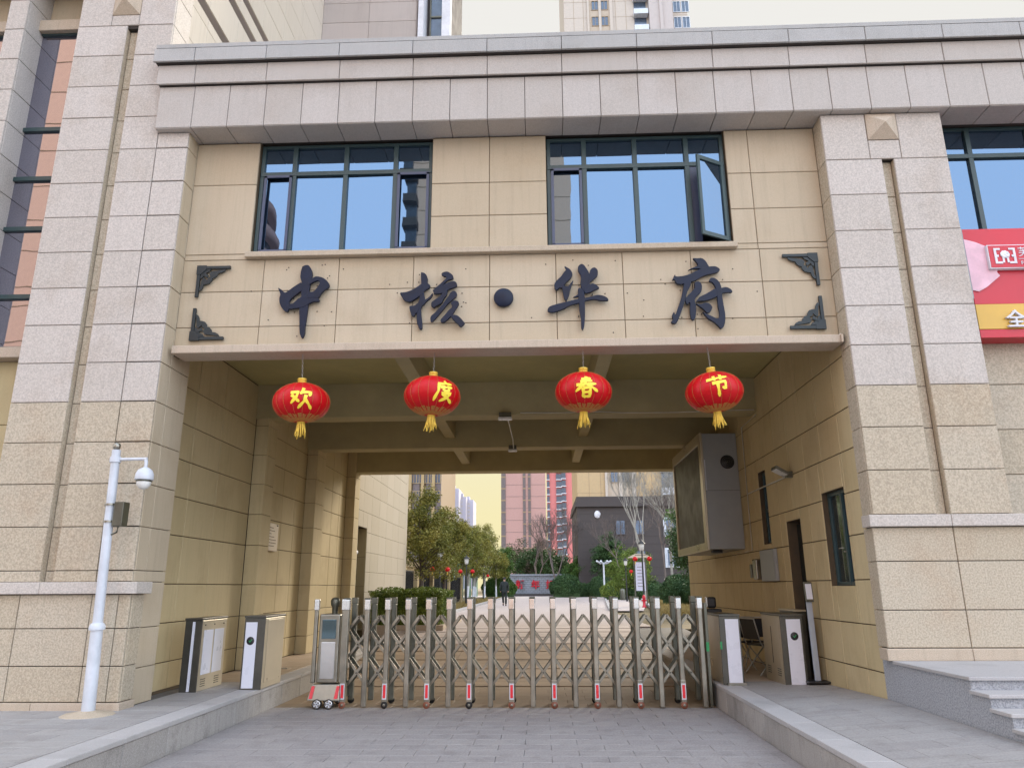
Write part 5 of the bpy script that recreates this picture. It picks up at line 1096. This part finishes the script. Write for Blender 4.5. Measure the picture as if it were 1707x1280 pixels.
# left row of trees
mass_tree('osmanthus_tree', 'olive tree with several dark stems next to the sunlit wall behind the hedge', -5.35, 34, 5.5, 1.55, 1.25, 1.2, 'leaf_olive', 'bark', 95, 150, .060, .42, seed=11, r=.13)
mass_tree('osmanthus_tree', 'olive leafed tree behind the second ochre pillar', -5.6, 44, 5.6, 1.7, 1.35, 1.3, 'leaf_olive', 'bark', 90, 150, .075, .45, seed=12, r=.12)
LT = [(-6.9, 56, 6.4, 'pale lower trunk nearest the second fence pillar', 21), (-6.2, 64, 6.3, 'crown reaching over the first black lamp', 22), (-6.6, 74, 7.0, 'its trunk beside the lanterned lamp', 23), (-6.1, 82, 8.0, 'highest crown against the yellow sky', 24), (-5.3, 90, 5.2, 'last one before the round bush', 25)]
for (x, y, h, lb_, sd_) in LT:
    mass_tree('street_tree', 'olive tree with whitewashed base, '+lb_, x, y, h, 2.1, 1.7, 1.6, 'leaf_olive', 'palebark', 80, 120, .09, .55, seed=sd_, r=.11, wash=1.25, group='whitewashed trees along the fence')
mass_tree('young_tree', 'small green tree above the walking person', -4.4, 92, 5.9, 2.2, 1.5, 1.4, 'leaf_green', 'bark', 60, 110, .10, .5, seed=31)
mass_tree('street_tree', 'slim whitewashed trunk leaning at the end of the row', -7.6, 88, 6.0, 2.3, 1.5, 1.4, 'leaf_green', 'palebark', 55, 110, .10, .5, seed=32, wash=1.2, group='whitewashed trees along the fence', lean=.06)
# middle ground
bush('round_bush', 'round clipped bush behind the walking person', -5.0, 93, 2.1, 1.8, 2.4, 'leaf_green', 9000, .09, seed=5, group='round clipped bushes in front of the greeting wall')
bush('round_bush', 'round clipped bush hiding the end of the greeting wall', 2.9, 88, 1.9, 1.7, 2.5, 'leaf_dark', 8000, .09, seed=6, group='round clipped bushes in front of the greeting wall')
bush('low_bush', 'dark low bush with white flowers beside the greeting wall bush', 5.3, 91, 1.9, 1.2, 1.5, 'leaf_dark', 5000, .09, seed=7)
mass_tree('dome_tree', 'bright green dome shaped tree right of the greeting wall', 5.5, 98, 4.9, 1.5, 2.5, 2.2, 'leaf_green', 'bark', 120, 130, .11, .55, seed=41, r=.2)
mass_tree('evergreen_tree', 'broad dark evergreen behind the greeting wall', -1.0, 122, 7.0, 1.2, 3.4, 3, 'leaf_dark', 'bark', 120, 90, .16, .9, seed=42, r=.3)
mass_tree('evergreen_tree', 'second dark evergreen, nearer the rose tower base', 2.4, 128, 7.2, 1.2, 3.0, 3, 'leaf_dark', 'bark', 110, 90, .16, .9, seed=43, r=.3)
mass_tree('evergreen_tree', 'tall narrow dark conifer in front of the dark podium', 8.4, 93, 7.9, 1.6, 1.8, 1.7, 'leaf_dark', 'bark', 120, 110, .12, .6, seed=44, r=.22, cone=.45)
mass_tree('shrub_tree', 'hazy grey green tree behind the wall centre', -3.8, 135, 9.4, 1.5, 3.0, 3, 'leaf_haze', 'greybark', 90, 60, .16, 1.0, seed=46, r=.25)
mass_tree('shrub_tree', 'hazy grey green tree just left of the coral tower', 0.6, 140, 9.6, 1.5, 3.0, 3, 'leaf_haze', 'greybark', 90, 60, .16, 1.0, seed=47, r=.25)
mass_tree('shrub_tree', 'yellow green tree behind the black lamp right of the path', 9.4, 84, 5.4, .6, 2.3, 2, 'leaf_lime', 'bark', 90, 110, .10, .6, seed=48)
mass_tree('shrub_tree', 'low yellow green tree beside the notice board', 8.6, 70, 4.4, .4, 1.9, 1.6, 'leaf_lime', 'bark', 80, 120, .08, .5, seed=49)
for i, (x, y, rx, h, lf, lb_) in enumerate([(7.3, 72, 1.7, 1.7, 'leaf_hedge', 'rounded hedge left of the notice board'), (9.7, 70, 1.8, 1.6, 'leaf_dark', 'dark rounded hedge behind the black lamp'), (6.9, 90, 1.6, 2.3, 'leaf_dark', 'dark hedge block behind the white camera mast'),
                                      (9.4, 52, 1.5, 1.9, 'leaf_dark', 'dark clipped hedge between the notice board and the leaning trunk'), (10.9, 50, 1.6, 2.2, 'leaf_dark', 'tallest clipped hedge, behind the leaning trunk')]):
    bush('clipped_hedge', lb_, x, y, rx, 1.5, h, lf, 6500, .07, seed=50+i, group='clipped hedges right of the path', cat='hedge')
BT = [('dark bare forked tree in front of the coral tower', 1.9, 96, 10.0, 1.8, .20, 'greybark', 61, .5, .28), ('thin bare tree at the edge of the dark podium', 4.6, 100, 10.0, 3, .15, 'greybark', 62, .5, .28),
      ('tall pale bare tree with long ascending limbs before the podium', 8.6, 64, 11.5, 3.6, .13, 'palebark', 63, .42, .3), ('widest pale bare tree, its twigs spread over the podium windows', 9.4, 55, 9.5, 2.6, .12, 'palebark', 64, .6, .15),
      ('pinkish bare tree farther back, right of the tall pale one', 12.0, 74, 10.5, 2.6, .14, 'greybark', 65, .6, .15), ('bare thicket tree behind the notice board', 8.6, 80, 9.0, 2.0, .13, 'greybark', 66, .6, .15),
      ('grey bare tree between the rose tower and the evergreens', -0.6, 112, 9.5, 2.0, .18, 'greybark', 67, .6, .2)]
for (lb_, x, y, h, th, r, bk, sd_, sp_, up_) in BT:
    tree('bare_tree', lb_, x, y, h, th, r, 6, None, bk, 0, seed=sd_, spread=sp_, up=up_, kids=(2, 4), group='leafless trees in the courtyard')
mass_tree('camphor_tree', 'dense dark green tree right of the bare trees, by the display box', 9.3, 46, 6.4, 1.6, 1.7, 1.5, 'leaf_green', 'palebark', 90, 130, .08, .5, seed=71, r=.13)
mass_tree('camphor_tree', 'green tree with a leaning whitewashed trunk beside the notice board', 8.0, 38, 4.3, 1.5, 1.1, 1.1, 'leaf_dark', 'palebark', 80, 130, .065, .42, seed=72, r=.11, wash=.75, lean=-.14)
mass_tree('camphor_tree', 'nearest green tree with a straight whitewashed trunk by the passage corner', 6.7, 33, 4.6, 1.6, 1.0, 1.0, 'leaf_dark', 'palebark', 80, 130, .06, .4, seed=73, r=.10, wash=1.0)

# greeting wall
gw = thing('greeting_wall', 'low grey brick wall at the end of the path with red new year characters', 'wall', (-1, 100, GZ))
m_ = MB(); m_.box(-4.2, 3.6, 100, 100.6, GZ, GZ+2.55); m_.build('wall_body', 'joint', gw)
for r_ in range(9):
    x = -4.2-(.25 if r_ % 2 else 0)
    while x < 3.6:
        a, b_ = max(-4.2, x), min(3.6, x+.5)
        if b_-a > .05:
            place('brick', panel_mesh(b_-a-.02, .25, .04, 'greybrick', .01), gw, loc=((a+b_)/2, 100, GZ+.30+.27*r_-.02), mat3=Matrix((X3, Z3, -Y3)).transposed())
        x += .5
m_ = MB(); m_.box(-4.35, 3.75, 99.8, 100.8, GZ+2.56, GZ+2.78); m_.build('wall_cap', 'greybrick', gw, bevel=.02)
m_ = MB(); m_.box(-4.3, 3.7, 99.6, 99.95, GZ, GZ+.30); m_.build('wall_base', 'podium', gw)
def text_mesh(s, size, mat, parent, loc, rot=(pi/2, 0, 0), ext=.01, name='lettering', off=0.0, shear=0.0):
    cu = bpy.data.curves.new('lettering', 'FONT'); cu.body = s; cu.size = size; cu.extrude = ext; cu.offset = off; cu.shear = shear; cu.align_x = 'CENTER'; cu.align_y = 'CENTER'; cu.resolution_u = 3
    tmp = bpy.data.objects.new('lettering_tmp', cu); COL.objects.link(tmp)
    dg = bpy.context.evaluated_depsgraph_get(); me = bpy.data.meshes.new_from_object(tmp.evaluated_get(dg)); bpy.data.objects.remove(tmp)
    me.materials.clear(); me.materials.append(MT[mat])
    m3 = Matrix.Rotation(rot[2], 3, 'Z') @ Matrix.Rotation(rot[0], 3, 'X')
    return place(name, me, parent, loc=loc, mat3=m3)
for ch, px in (('\u65b0', 867), ('\u5e74', 892.5), ('\u597d', 917.5)):
    p = at(px, 975, 99.9); t = thing('greeting_character', {'\u65b0': 'first red character on the grey brick greeting wall', '\u5e74': 'middle red character on the grey brick greeting wall', '\u597d': 'third red character on the greeting wall, beside the round bush'}[ch], 'sign letter', (p.x, 99.9, p.z), 'red characters on the greeting wall')
    text_mesh(ch, 1.15, 'red', t, (p.x, 99.88, p.z), ext=.05, off=.03, name='character')

# shop sign lettering and logo
lg = thing('logo_plate', 'red logo plate with white bracket frame and flower mark on the shop sign', 'sign', (6.6, 9.5, 6.1))
m_ = MB(); m_.box(6.20, 8.2, 9.52, 9.598, 5.905, 6.255); m_.build('plate_rim', 'whitewash', lg, bevel=.004)
m_ = MB(); m_.box(6.212, 8.19, 9.515, 9.56, 5.918, 6.243); m_.build('plate', 'red', lg, bevel=.003)
def lgb(x0, x1, z0, z1): m_ = MB(); m_.box(x0, x1, 9.505, 9.514, z0, z1); m_.build('bracket_mark', 'whitewash', lg)
lgb(6.275, 6.305, 5.97, 6.20); lgb(6.305, 6.36, 6.172, 6.20); lgb(6.305, 6.37, 5.97, 6.0); lgb(6.305, 6.33, 6.07, 6.10)
lgb(6.53, 6.56, 5.97, 6.20); lgb(6.475, 6.53, 6.172, 6.20); lgb(6.465, 6.53, 5.97, 6.0); lgb(6.505, 6.53, 6.07, 6.10)
m_ = MB()
for k in range(9):
    a = 2*pi*k/9; m_.lathe([(0, -.004), (.024, -.004), (.024, 0), (0, 0)], (6.417+.042*cos(a), 9.512-.0006*k, 6.105+.036*sin(a)), 10, 'y')
m_.lathe([(0, -.006), (.03, -.006), (.03, 0), (0, 0)], (6.417, 9.512, 6.105), 10, 'y')
m_.build('flower_mark', 'whitewash', lg)
lgb(6.375, 6.40, 5.985, 6.07); lgb(6.435, 6.46, 5.985, 6.07)
text_mesh('\u8299', .15, 'whitewash', lg, (6.67, 9.51, 6.13), ext=.003, name='character')
text_mesh('Fu R', .075, 'whitewash', lg, (6.68, 9.51, 5.975), ext=.003, name='lettering')
m_ = MB(); m_.box(6.59, 7.2, 9.508, 9.514, 6.035, 6.041); m_.build('underline', 'whitewash', lg)
qt = thing('sign_character', 'white raised character on the yellow band of the shop sign', 'sign letter', (6.43, 9.55, 5.18))
text_mesh('\u5168', .26, 'whitewash', qt, (6.43, 9.57, 5.17), ext=.02, off=.003, name='character')

# lamps, masts, notice board
def garden_lamp(x, y, h, label, n=2, short='', side=('nearer', 'away from'), grp='black garden lamps with red lanterns'):
    t = thing('garden_lamp', label, 'street lamp', (x, y, GZ), grp)
    m_ = MB(); m_.tube([(x, y, GZ), (x, y, GZ+.5), (x, y, GZ+h-.5)], [.09, .06, .04], 10); m_.build('post', 'black', t)
    m_ = MB(); m_.lathe([(.04, -.5), (.12, -.45), (.15, -.15), (.14, -.12)], (x, y, GZ+h), 8); m_.build('lamp_glass', 'lamp', t)
    m_ = MB(); m_.lathe([(.24, -.12), (.20, -.06), (.06, .05), (.02, .14), (0, .15)], (x, y, GZ+h), 10); m_.build('lamp_roof', 'black', t)
    if n:
        m_ = MB(); m_.tube([(x-.42*(n > 1), y, GZ+h-.75), (x+.42, y, GZ+h-.75)], .02, 6); m_.build('cross_arm', 'black', t)
    for k in range(n):
        sx = (.42, -.42)[k]
        l = thing('small_lantern', 'small red lantern hung on the arm %s the path, %s' % (side[k], short), 'lantern', (x+sx, y, GZ+h-1.0), 'small red lanterns on the garden lamps')
        m_ = MB(); m_.lathe([(.03, .14), (.10, .11), (.155, .02), (.15, -.04), (.09, -.11), (.03, -.13)], (x+sx, y, GZ+h-.98), 12); m_.build('body', 'satin', l)
        m_ = MB(); m_.lathe([(.02, -.15), (.03, -.30), (0, -.31)], (x+sx, y, GZ+h-.98), 6); m_.build('tassel', 'gold', l)
garden_lamp(-5.6, 42, 3.1, 'black lamp in front of the fence pillars, nearest the hedge', 2, 'lamp nearest the hedge')
garden_lamp(-5.2, 53, 3.2, 'black lamp among the whitewashed trunks, beyond the pillars', 2, 'lamp among whitewashed trunks')
garden_lamp(-5.6, 74, 3.2, 'black lamp at the far end of the tree row', 1, 'farthest lamp')
garden_lamp(6.0, 45, 3.7, 'black lamp standing beside the notice board', 2, 'lamp at the notice board', ('away from', 'nearer'))
garden_lamp(6.9, 62, 3.3, 'black lamp right of the path, in front of the yellow green tree', 1, 'lamp by the lime tree', ('away from', 'nearer'))
t = thing('camera_mast', 'white mast topped by several small cameras at the far kerb', 'mast', (6.6, 80, GZ))
m_ = MB(); m_.tube([(6.6, 80, GZ), (6.6, 80, GZ+3.6)], .09, 8); m_.build('mast', 'white', t)
for a in (-.5, -.2, .25, .5):
    m_ = MB(); m_.tube([(6.6+a*.6, 80, GZ+3.5), (6.6+a*1.5, 79.6, GZ+3.75)], .10, 8); m_.build('camera', 'white', t)
t = thing('litter_bin', 'grey round litter bin by the white camera mast', 'bin', (7.2, 68, GZ))
m_ = MB(); m_.lathe([(.22, 0), (.25, .1), (.25, .8), (.2, .95), (.05, 1.0)], (7.2, 68, GZ), 14); m_.build('body', 'steel_dark', t)
t = thing('notice_board', 'tall notice board with a small tiled roof and pale sheet right of the path', 'notice board', (6.0, 47, GZ))
m_ = MB(); m_.box(5.72, 5.80, 47, 47.1, GZ, GZ+2.9).box(6.42, 6.50, 47, 47.1, GZ, GZ+2.9); m_.build('post', 'steel_dark', t)
m_ = MB(); m_.box(5.82, 6.40, 47.0, 47.08, GZ+.9, GZ+2.6); m_.build('sheet', 'banner', t)
for k in range(7):
    m_ = MB(); m_.box(5.92, 6.3-(k % 3)*.06, 46.99, 46.998, GZ+1.15+.19*k, GZ+1.18+.19*k); m_.build('text_line', 'ink', t)
m_ = MB(); m_.prism([(5.35, 46.8, GZ+2.85), (6.85, 46.8, GZ+2.85), (6.4, 46.9, GZ+3.1), (5.85, 46.9, GZ+3.1)], (0, .4, 0)); m_.build('roof', 'trim', t)
t = thing('fire_hydrant', 'red fire hydrant at the foot of the notice board', 'hydrant', (5.85, 44, GZ))
m_ = MB(); m_.lathe([(.12, 0), (.12, .07), (.075, .09), (.075, .46), (.10, .48), (.10, .57), (.05, .67), (0, .70)], (5.85, 44, GZ), 12); m_.build('barrel', 'red', t)
m_ = MB(); m_.tube([(5.71, 44, GZ+.38), (5.99, 44, GZ+.38)], .045, 8); m_.build('outlet', 'red', t)

# walking person
def person(x, y, label):
    t = thing('person', label, 'person', (x, y, GZ))
    def skin(name, verts, edges, rad, mat, lv=2):
        me = bpy.data.meshes.new(name); me.from_pydata([(x+v[0], y+v[1], GZ+v[2]) for v in verts], edges, []); me.materials.append(MT[mat])
        o = place(name, me, t); o.modifiers.new('skin', 'SKIN'); me.skin_vertices[0].data[0].use_root = True
        for i, r in enumerate(rad): me.skin_vertices[0].data[i].radius = (r if isinstance(r, tuple) else (r, r))
        s = o.modifiers.new('sub', 'SUBSURF'); s.levels = lv; s.render_levels = lv
        return o
    V = [(0, 0, .95), (0, 0, 1.15), (0, -.01, 1.38), (0, 0, 1.50), (0, .01, 1.60), (0, .01, 1.72),
         (.10, 0, .90), (.10, -.02, .50), (.10, .04, .08), (.10, -.08, .04), (-.10, 0, .90), (-.09, .10, .52), (-.08, .28, .16), (-.08, .20, .08),
         (.19, 0, 1.40), (.25, .04, 1.13), (.24, -.04, .90), (.24, -.06, .82), (-.19, 0, 1.40), (-.25, -.02, 1.13), (-.24, .06, .90), (-.24, .08, .82)]
    E_ = [(0, 1), (1, 2), (2, 3), (3, 4), (4, 5), (0, 6), (6, 7), (7, 8), (8, 9), (0, 10), (10, 11), (11, 12), (12, 13), (2, 14), (14, 15), (15, 16), (16, 17), (2, 18), (18, 19), (19, 20), (20, 21)]
    Rr = [.12, .12, .13, .055, .085, .08, .08, .055, .04, .035, .08, .055, .04, .035, .06, .045, .035, .035, .06, .045, .035, .035]
    skin('body', V, E_, Rr, 'skin')
    J = [0, 1, 2, 14, 15, 16, 18, 19, 20]; W = [V[j] for j in J]; W[0] = (0, 0, .80)
    skin('jacket', W+[(0, 0, 1.53)], [(0, 1), (1, 2), (2, 3), (3, 4), (4, 5), (2, 6), (6, 7), (7, 8), (2, 9)], [(.20, .16), (.18, .15), (.19, .15), .09, .072, .058, .09, .072, .058, .075], 'coat')
    J = [0, 6, 7, 8, 10, 11, 12]
    skin('trousers', [V[j] for j in J], [(0, 1), (1, 2), (2, 3), (0, 4), (4, 5), (5, 6)], [(.16, .13), .10, .078, .065, .10, .078, .065], 'coat')
    for (a, b_) in (((.10, .08, .05), (.10, -.14, .04)), ((-.08, .30, .14), (-.08, .18, .03))):
        m_ = MB(); m_.tube([(x+a[0], y+a[1], GZ+a[2]), (x+(a[0]+b_[0])/2, y+(a[1]+b_[1])/2, GZ+(a[2]+b_[2])/2), (x+b_[0], y+b_[1], GZ+b_[2])], [.045, .05, .035], 8); m_.build('shoe', 'rubber', t)
    m_ = MB(); m_.lathe([(.02, -.09), (.095, -.04), (.102, .02), (.08, .08), (.03, .105), (0, .11)], (x, y+.025, GZ+1.67), 14); m_.build('hair', 'hair', t)
person(-2.36, 49, 'person in a dark jacket and trousers walking along the sunny path')

# ---------------------------------------------------------------- far buildings
def grid_windows(parent, xs, zs, y, w_, h_, fmat='white', gmat='glass_far', depth=.12, sill=None):
    k = ('w', w_, h_, fmat, gmat)
    f = MB(); f.box(-w_/2-.08, -w_/2, -depth, 0, -h_/2, h_/2).box(w_/2, w_/2+.08, -depth, 0, -h_/2, h_/2).box(-w_/2-.08, w_/2+.08, -depth, 0, -h_/2-.08, -h_/2).box(-w_/2-.08, w_/2+.08, -depth, 0, h_/2, h_/2+.08).box(-.03, .03, -depth, 0, -h_/2, h_/2)
    fm = f.mesh('window', fmat); g = MB(); g.box(-w_/2, w_/2, -.05, -.02, -h_/2, h_/2); gm = g.mesh('pane', gmat)
    for x in xs:
        for z in zs:
            o = place('window', fm, parent, loc=(x, y, z)); place('pane', gm, o, loc=(x, y, z))
# ochre tower with the dark podium
oc = thing('ochre_tower', 'ochre apartment tower on a dark stone podium behind the bare trees', 'tower', (14, 97, GZ))
XA, XB = 4.75, 24.0
m_ = MB(); m_.box(XA+.15, XB, 96, 112, 12.9, 40); m_.build('tower_body', 'tan_tower', oc)
m_ = MB(); m_.box(XA+.15, XB, 96, 112, 40, 112); m_.build('upper_body', 'tower_upper', oc)  # haze painted as a paler body colour
m_ = MB()
for i in range(34): m_.box(XA+.13, XB, 95.985, 95.999, 13.4+2.95*i, 13.44+2.95*i)
for x in (6.4, 7.9, 12.9, 14.5): m_.box(x, x+.05, 95.985, 95.998, 12.9, 112)
m_.build('panel_joint', 'brown_tower', oc)
m_ = MB(); m_.box(XA, XB+1, 95.6, 112.5, .2, 11.6); m_.build('podium', 'podium', oc)
m_ = MB(); m_.box(XA-.2, XB+1.2, 95.2, 112.7, 11.6, 12.2).box(XA-.05, XB+1.1, 95.4, 112.7, 12.2, 12.9); m_.build('podium_cornice', 'podium', oc)
m_ = MB()
for i in range(11): m_.box(XA+.02, XB+.9, 95.585, 95.599, 1.2+.95*i, 1.24+.95*i)
m_.build('podium_joint', 'joint', oc)
def tx(px): return at(px, 790, 96).x
grid_windows(oc, [tx(1024), tx(1043)], [15.6+2.95*i for i in range(32)], 96, 0.95, 1.6, 'brown_tower')
m_ = MB(); m_.box(tx(1010), tx(1056), 95.96, 95.999, 12.9, 112); m_.build('window_strip', 'trim', oc)
for (pa, pb) in ((1008, 1012), (1031, 1036), (1053, 1059)):
    m_ = MB(); m_.box(tx(pa), tx(pb), 95.7, 95.95, 12.9, 112); m_.build('wall_rib', 'tower_upper', oc)
m_ = MB(); m_.box(tx(1102), tx(1126), 95.9, 95.99, 12.9, 112); gb = m_.build('balcony_glazing', 'glass_far', oc)
for i in range(33):
    m_ = MB(); m_.box(tx(1100), tx(1128), 94.9, 95.9, 13.0+2.95*i, 13.0+2.95*i+.9); m_.build('balcony', 'white', oc)
m_ = MB(); m_.box(tx(1130), tx(1176), 94.8, 95.99, 12.9, 112).box(tx(1150), tx(1156), 94.5, 94.8, 12.9, 112); m_.build('bay', 'mauve', oc)
grid_windows(oc, [tx(1188), tx(1205)], [14.9+2.95*i for i in range(32)], 96, 1.0, 1.9, 'white')
m_ = MB()
for z in (5.2, 9.0):
    for x in (16.5, 18.8): m_.box(x-.9, x+.9, 95.4, 95.6, z-1.2, z+1.2)
m_.build('podium_window_frame', 'white', oc)
grid_windows(oc, [10.2, 12.6], [5.2, 9.0], 95.6, 1.1, 1.7, 'podium')
grid_windows(oc, [16.5, 18.8], [5.2, 9.0], 95.4, 1.2, 1.9, 'white')
t = thing('white_plate', 'small white oval plate on the dark podium wall', 'sign', (7.2, 95.3, 10))
p = at(996, 857, 95.3); m_ = MB(); m_.lathe([(0, -.05), (.36, -.05), (.4, 0), (0, 0)], (0, 0, 0), 20, 'y'); m_.v = [(p.x+v[0], 95.5+v[1], p.z+v[2]*1.25) for v in m_.v]; m_.build('plate', 'whitewash', t)
# rose tower with dark glass strips
a, b_ = at(836, 790, 190), at(909, 790, 190)
rt = thing('rose_tower', 'rose coloured residential tower with narrow dark vertical strips', 'tower', (a.x, 190, GZ))
m_ = MB(); m_.box(a.x, b_.x, 190, 215, 0, 96); m_.build('tower_body', 'pinktower', rt)
for (p0, p1) in ((835.5, 843), (872, 876.5), (880.5, 885)):
    x0, x1 = at(p0, 850, 189.9).x, at(p1, 850, 189.9).x; m_ = MB(); m_.box(x0, x1, 189.85, 189.99, 0, 95); st_ = m_.build('glazed_strip', 'stripe', rt)
    m_ = MB()
    for i in range(31): m_.box(x0, x1, 189.8, 189.849, 2+3*i, 2.35+3*i)
    m_.build('floor_band', 'brown_tower', st_)
m_ = MB()
for i in range(31): m_.box(a.x, b_.x, 189.97, 189.992, 3.1+3*i, 3.18+3*i)
m_.build('floor_line', 'stripe', rt)
# coral tower
a, b_ = at(912, 790, 300), at(969, 790, 300)
ct = thing('coral_tower', 'coral red apartment tower with a stepped column of balconies', 'tower', (a.x, 300, GZ))
m_ = MB(); m_.box(a.x, b_.x, 300, 330, 0, 135); m_.build('tower_body', 'redtower', ct)
for (p0, p1, nm) in ((912.5, 917, 'edge'), (928, 937, 'mid'), (937, 944.5, 'mid')):
    x0, x1 = at(p0, 850, 299).x, at(p1, 850, 299).x
    me = MB(); me.box(x0, x1-.05, 299.4, 299.98, -1.2, 1.0); wm = me.mesh('window', 'glass_far'); ms = MB(); ms.box(x0-.1, x1+.1, 298.9, 299.98, -1.5, -1.22); sm_ = ms.mesh('balcony_slab', 'whitewash')
    for i in range(44):
        z = 3+3*i+(.4 if p0 == 937 else 0); place('window', wm, ct, loc=(0, 0, z)); place('balcony_slab', sm_, ct, loc=(0, 0, z))
# brown tower behind the left trees
bt = thing('brown_tower', 'brown apartment tower with dark window columns behind the olive trees', 'tower', (-22, 120, GZ))
a, b_ = at(640, 850, 120), at(735, 850, 120)
m_ = MB(); m_.box(a.x, b_.x, 120, 140, 0, 60); m_.build('tower_body', 'brown_tower', bt)
for px in (693, 715, 729):
    x = at(px, 850, 119.9).x; m_ = MB(); m_.box(x-.55, x+.55, 119.7, 119.98, 0, 60); m_.build('window_column', 'stripe', bt)
for px in (683, 704, 722): x = at(px, 850, 119.9).x; m_ = MB(); m_.box(x-.25, x+.25, 119.3, 119.99, 0, 60); m_.build('rib', 'fencestone', bt)
grid_windows(bt, [at(px, 850, 120).x for px in (689, 698, 709, 717, 729)], [7+3*i for i in range(17)], 119.69, .8, 1.6, 'fencestone')
# pale towers far off
for i, (p0, p1, top, d) in enumerate(((737, 752, 806, 600), (751, 765, 814, 620), (765, 777, 828, 640), (776, 789, 833, 655))):
    a, b_ = at(p0, top, d), at(p1, top, d)
    t = thing('distant_tower', ('tallest pale far tower, nearest the brown tower', 'pale far tower second from the brown tower', 'pale far tower third from the brown tower', 'lowest pale far tower, nearest the open sky')[i], 'tower', (a.x, d, 0), 'pale high-rise towers on the horizon')
    m_ = MB(); m_.box(a.x, b_.x, d, d+30, 0, a.z).box(a.x+1, a.x+3.5, d+1, d+8, a.z, a.z+3); m_.build('tower_body', 'pale_tower', t)
    m_ = MB()
    for k in range(22): m_.box(a.x+.6, b_.x-3.0, d-.1, d-.02, 4+3.4*k, 5.6+3.4*k) if 5.6+3.4*k < a.z else None
    m_.build('window_band', 'mauve', t)

# ---------------------------------------------------------------- across the street, seen only mirrored in the glass
pt = thing('peach_tower', 'tall peach clad tower across the street, mirrored in the middle window panes', 'tower', (-6, -62, 0))
m_ = MB(); m_.box(-15.0, 3.6, -90, -62, 0, 90); m_.build('tower_body', 'peach', pt)
m_ = MB()
for i in range(27): m_.box(-15, 3.6, -61.99, -61.95, 3+3.2*i, 3.06+3.2*i)
m_.build('floor_line', 'brown_tower', pt)
bal = MB(); bal.box(-16.6, -14.9, -62.5, -60.4, -.5, .6); bm_ = bal.mesh('balcony', 'podium'); gl = MB(); gl.box(-16.3, -15.0, -62.6, -61.2, .6, 2.6); gm_ = gl.mesh('balcony_glass', 'glass_far')
for i in range(26): place('balcony', bm_, pt, loc=(0, 0, 4+3.2*i)); place('balcony_glass', gm_, pt, loc=(0, 0, 4+3.2*i))
cb = thing('curved_building', 'building with curved balcony bands across the street, mirrored in the first window pane', 'building', (-26, -45, 0))
for i in range(14):
    r = 9.2-.5*max(0, i-9)
    for nm, mt, z0, z1, dr in (('balcony_band', 'pinktower', 0, 1.1, 0), ('glazing', 'glass_far', 1.1, 3.0, -1.2)):
        m_ = MB(); m_.lathe([(.1, z0+3*i), (r+dr, z0+3*i), (r+dr, z1+3*i), (.1, z1+3*i)], (-34.6, -46, 0), 40); m_.build(nm, mt, cb)
lt_ = thing('peach_block', 'wide peach block across the street, mirrored in the strip window of the corner building', 'building', (-45, -40, 0))
m_ = MB(); m_.box(-75, -38.5, -60, -36, 0, 75); m_.build('block', 'peach', lt_)
m_ = MB()
for i in range(22): m_.box(-75, -38.5, -35.99, -35.95, 3+3.2*i, 3.07+3.2*i)
m_.build('floor_line', 'brown_tower', lt_)
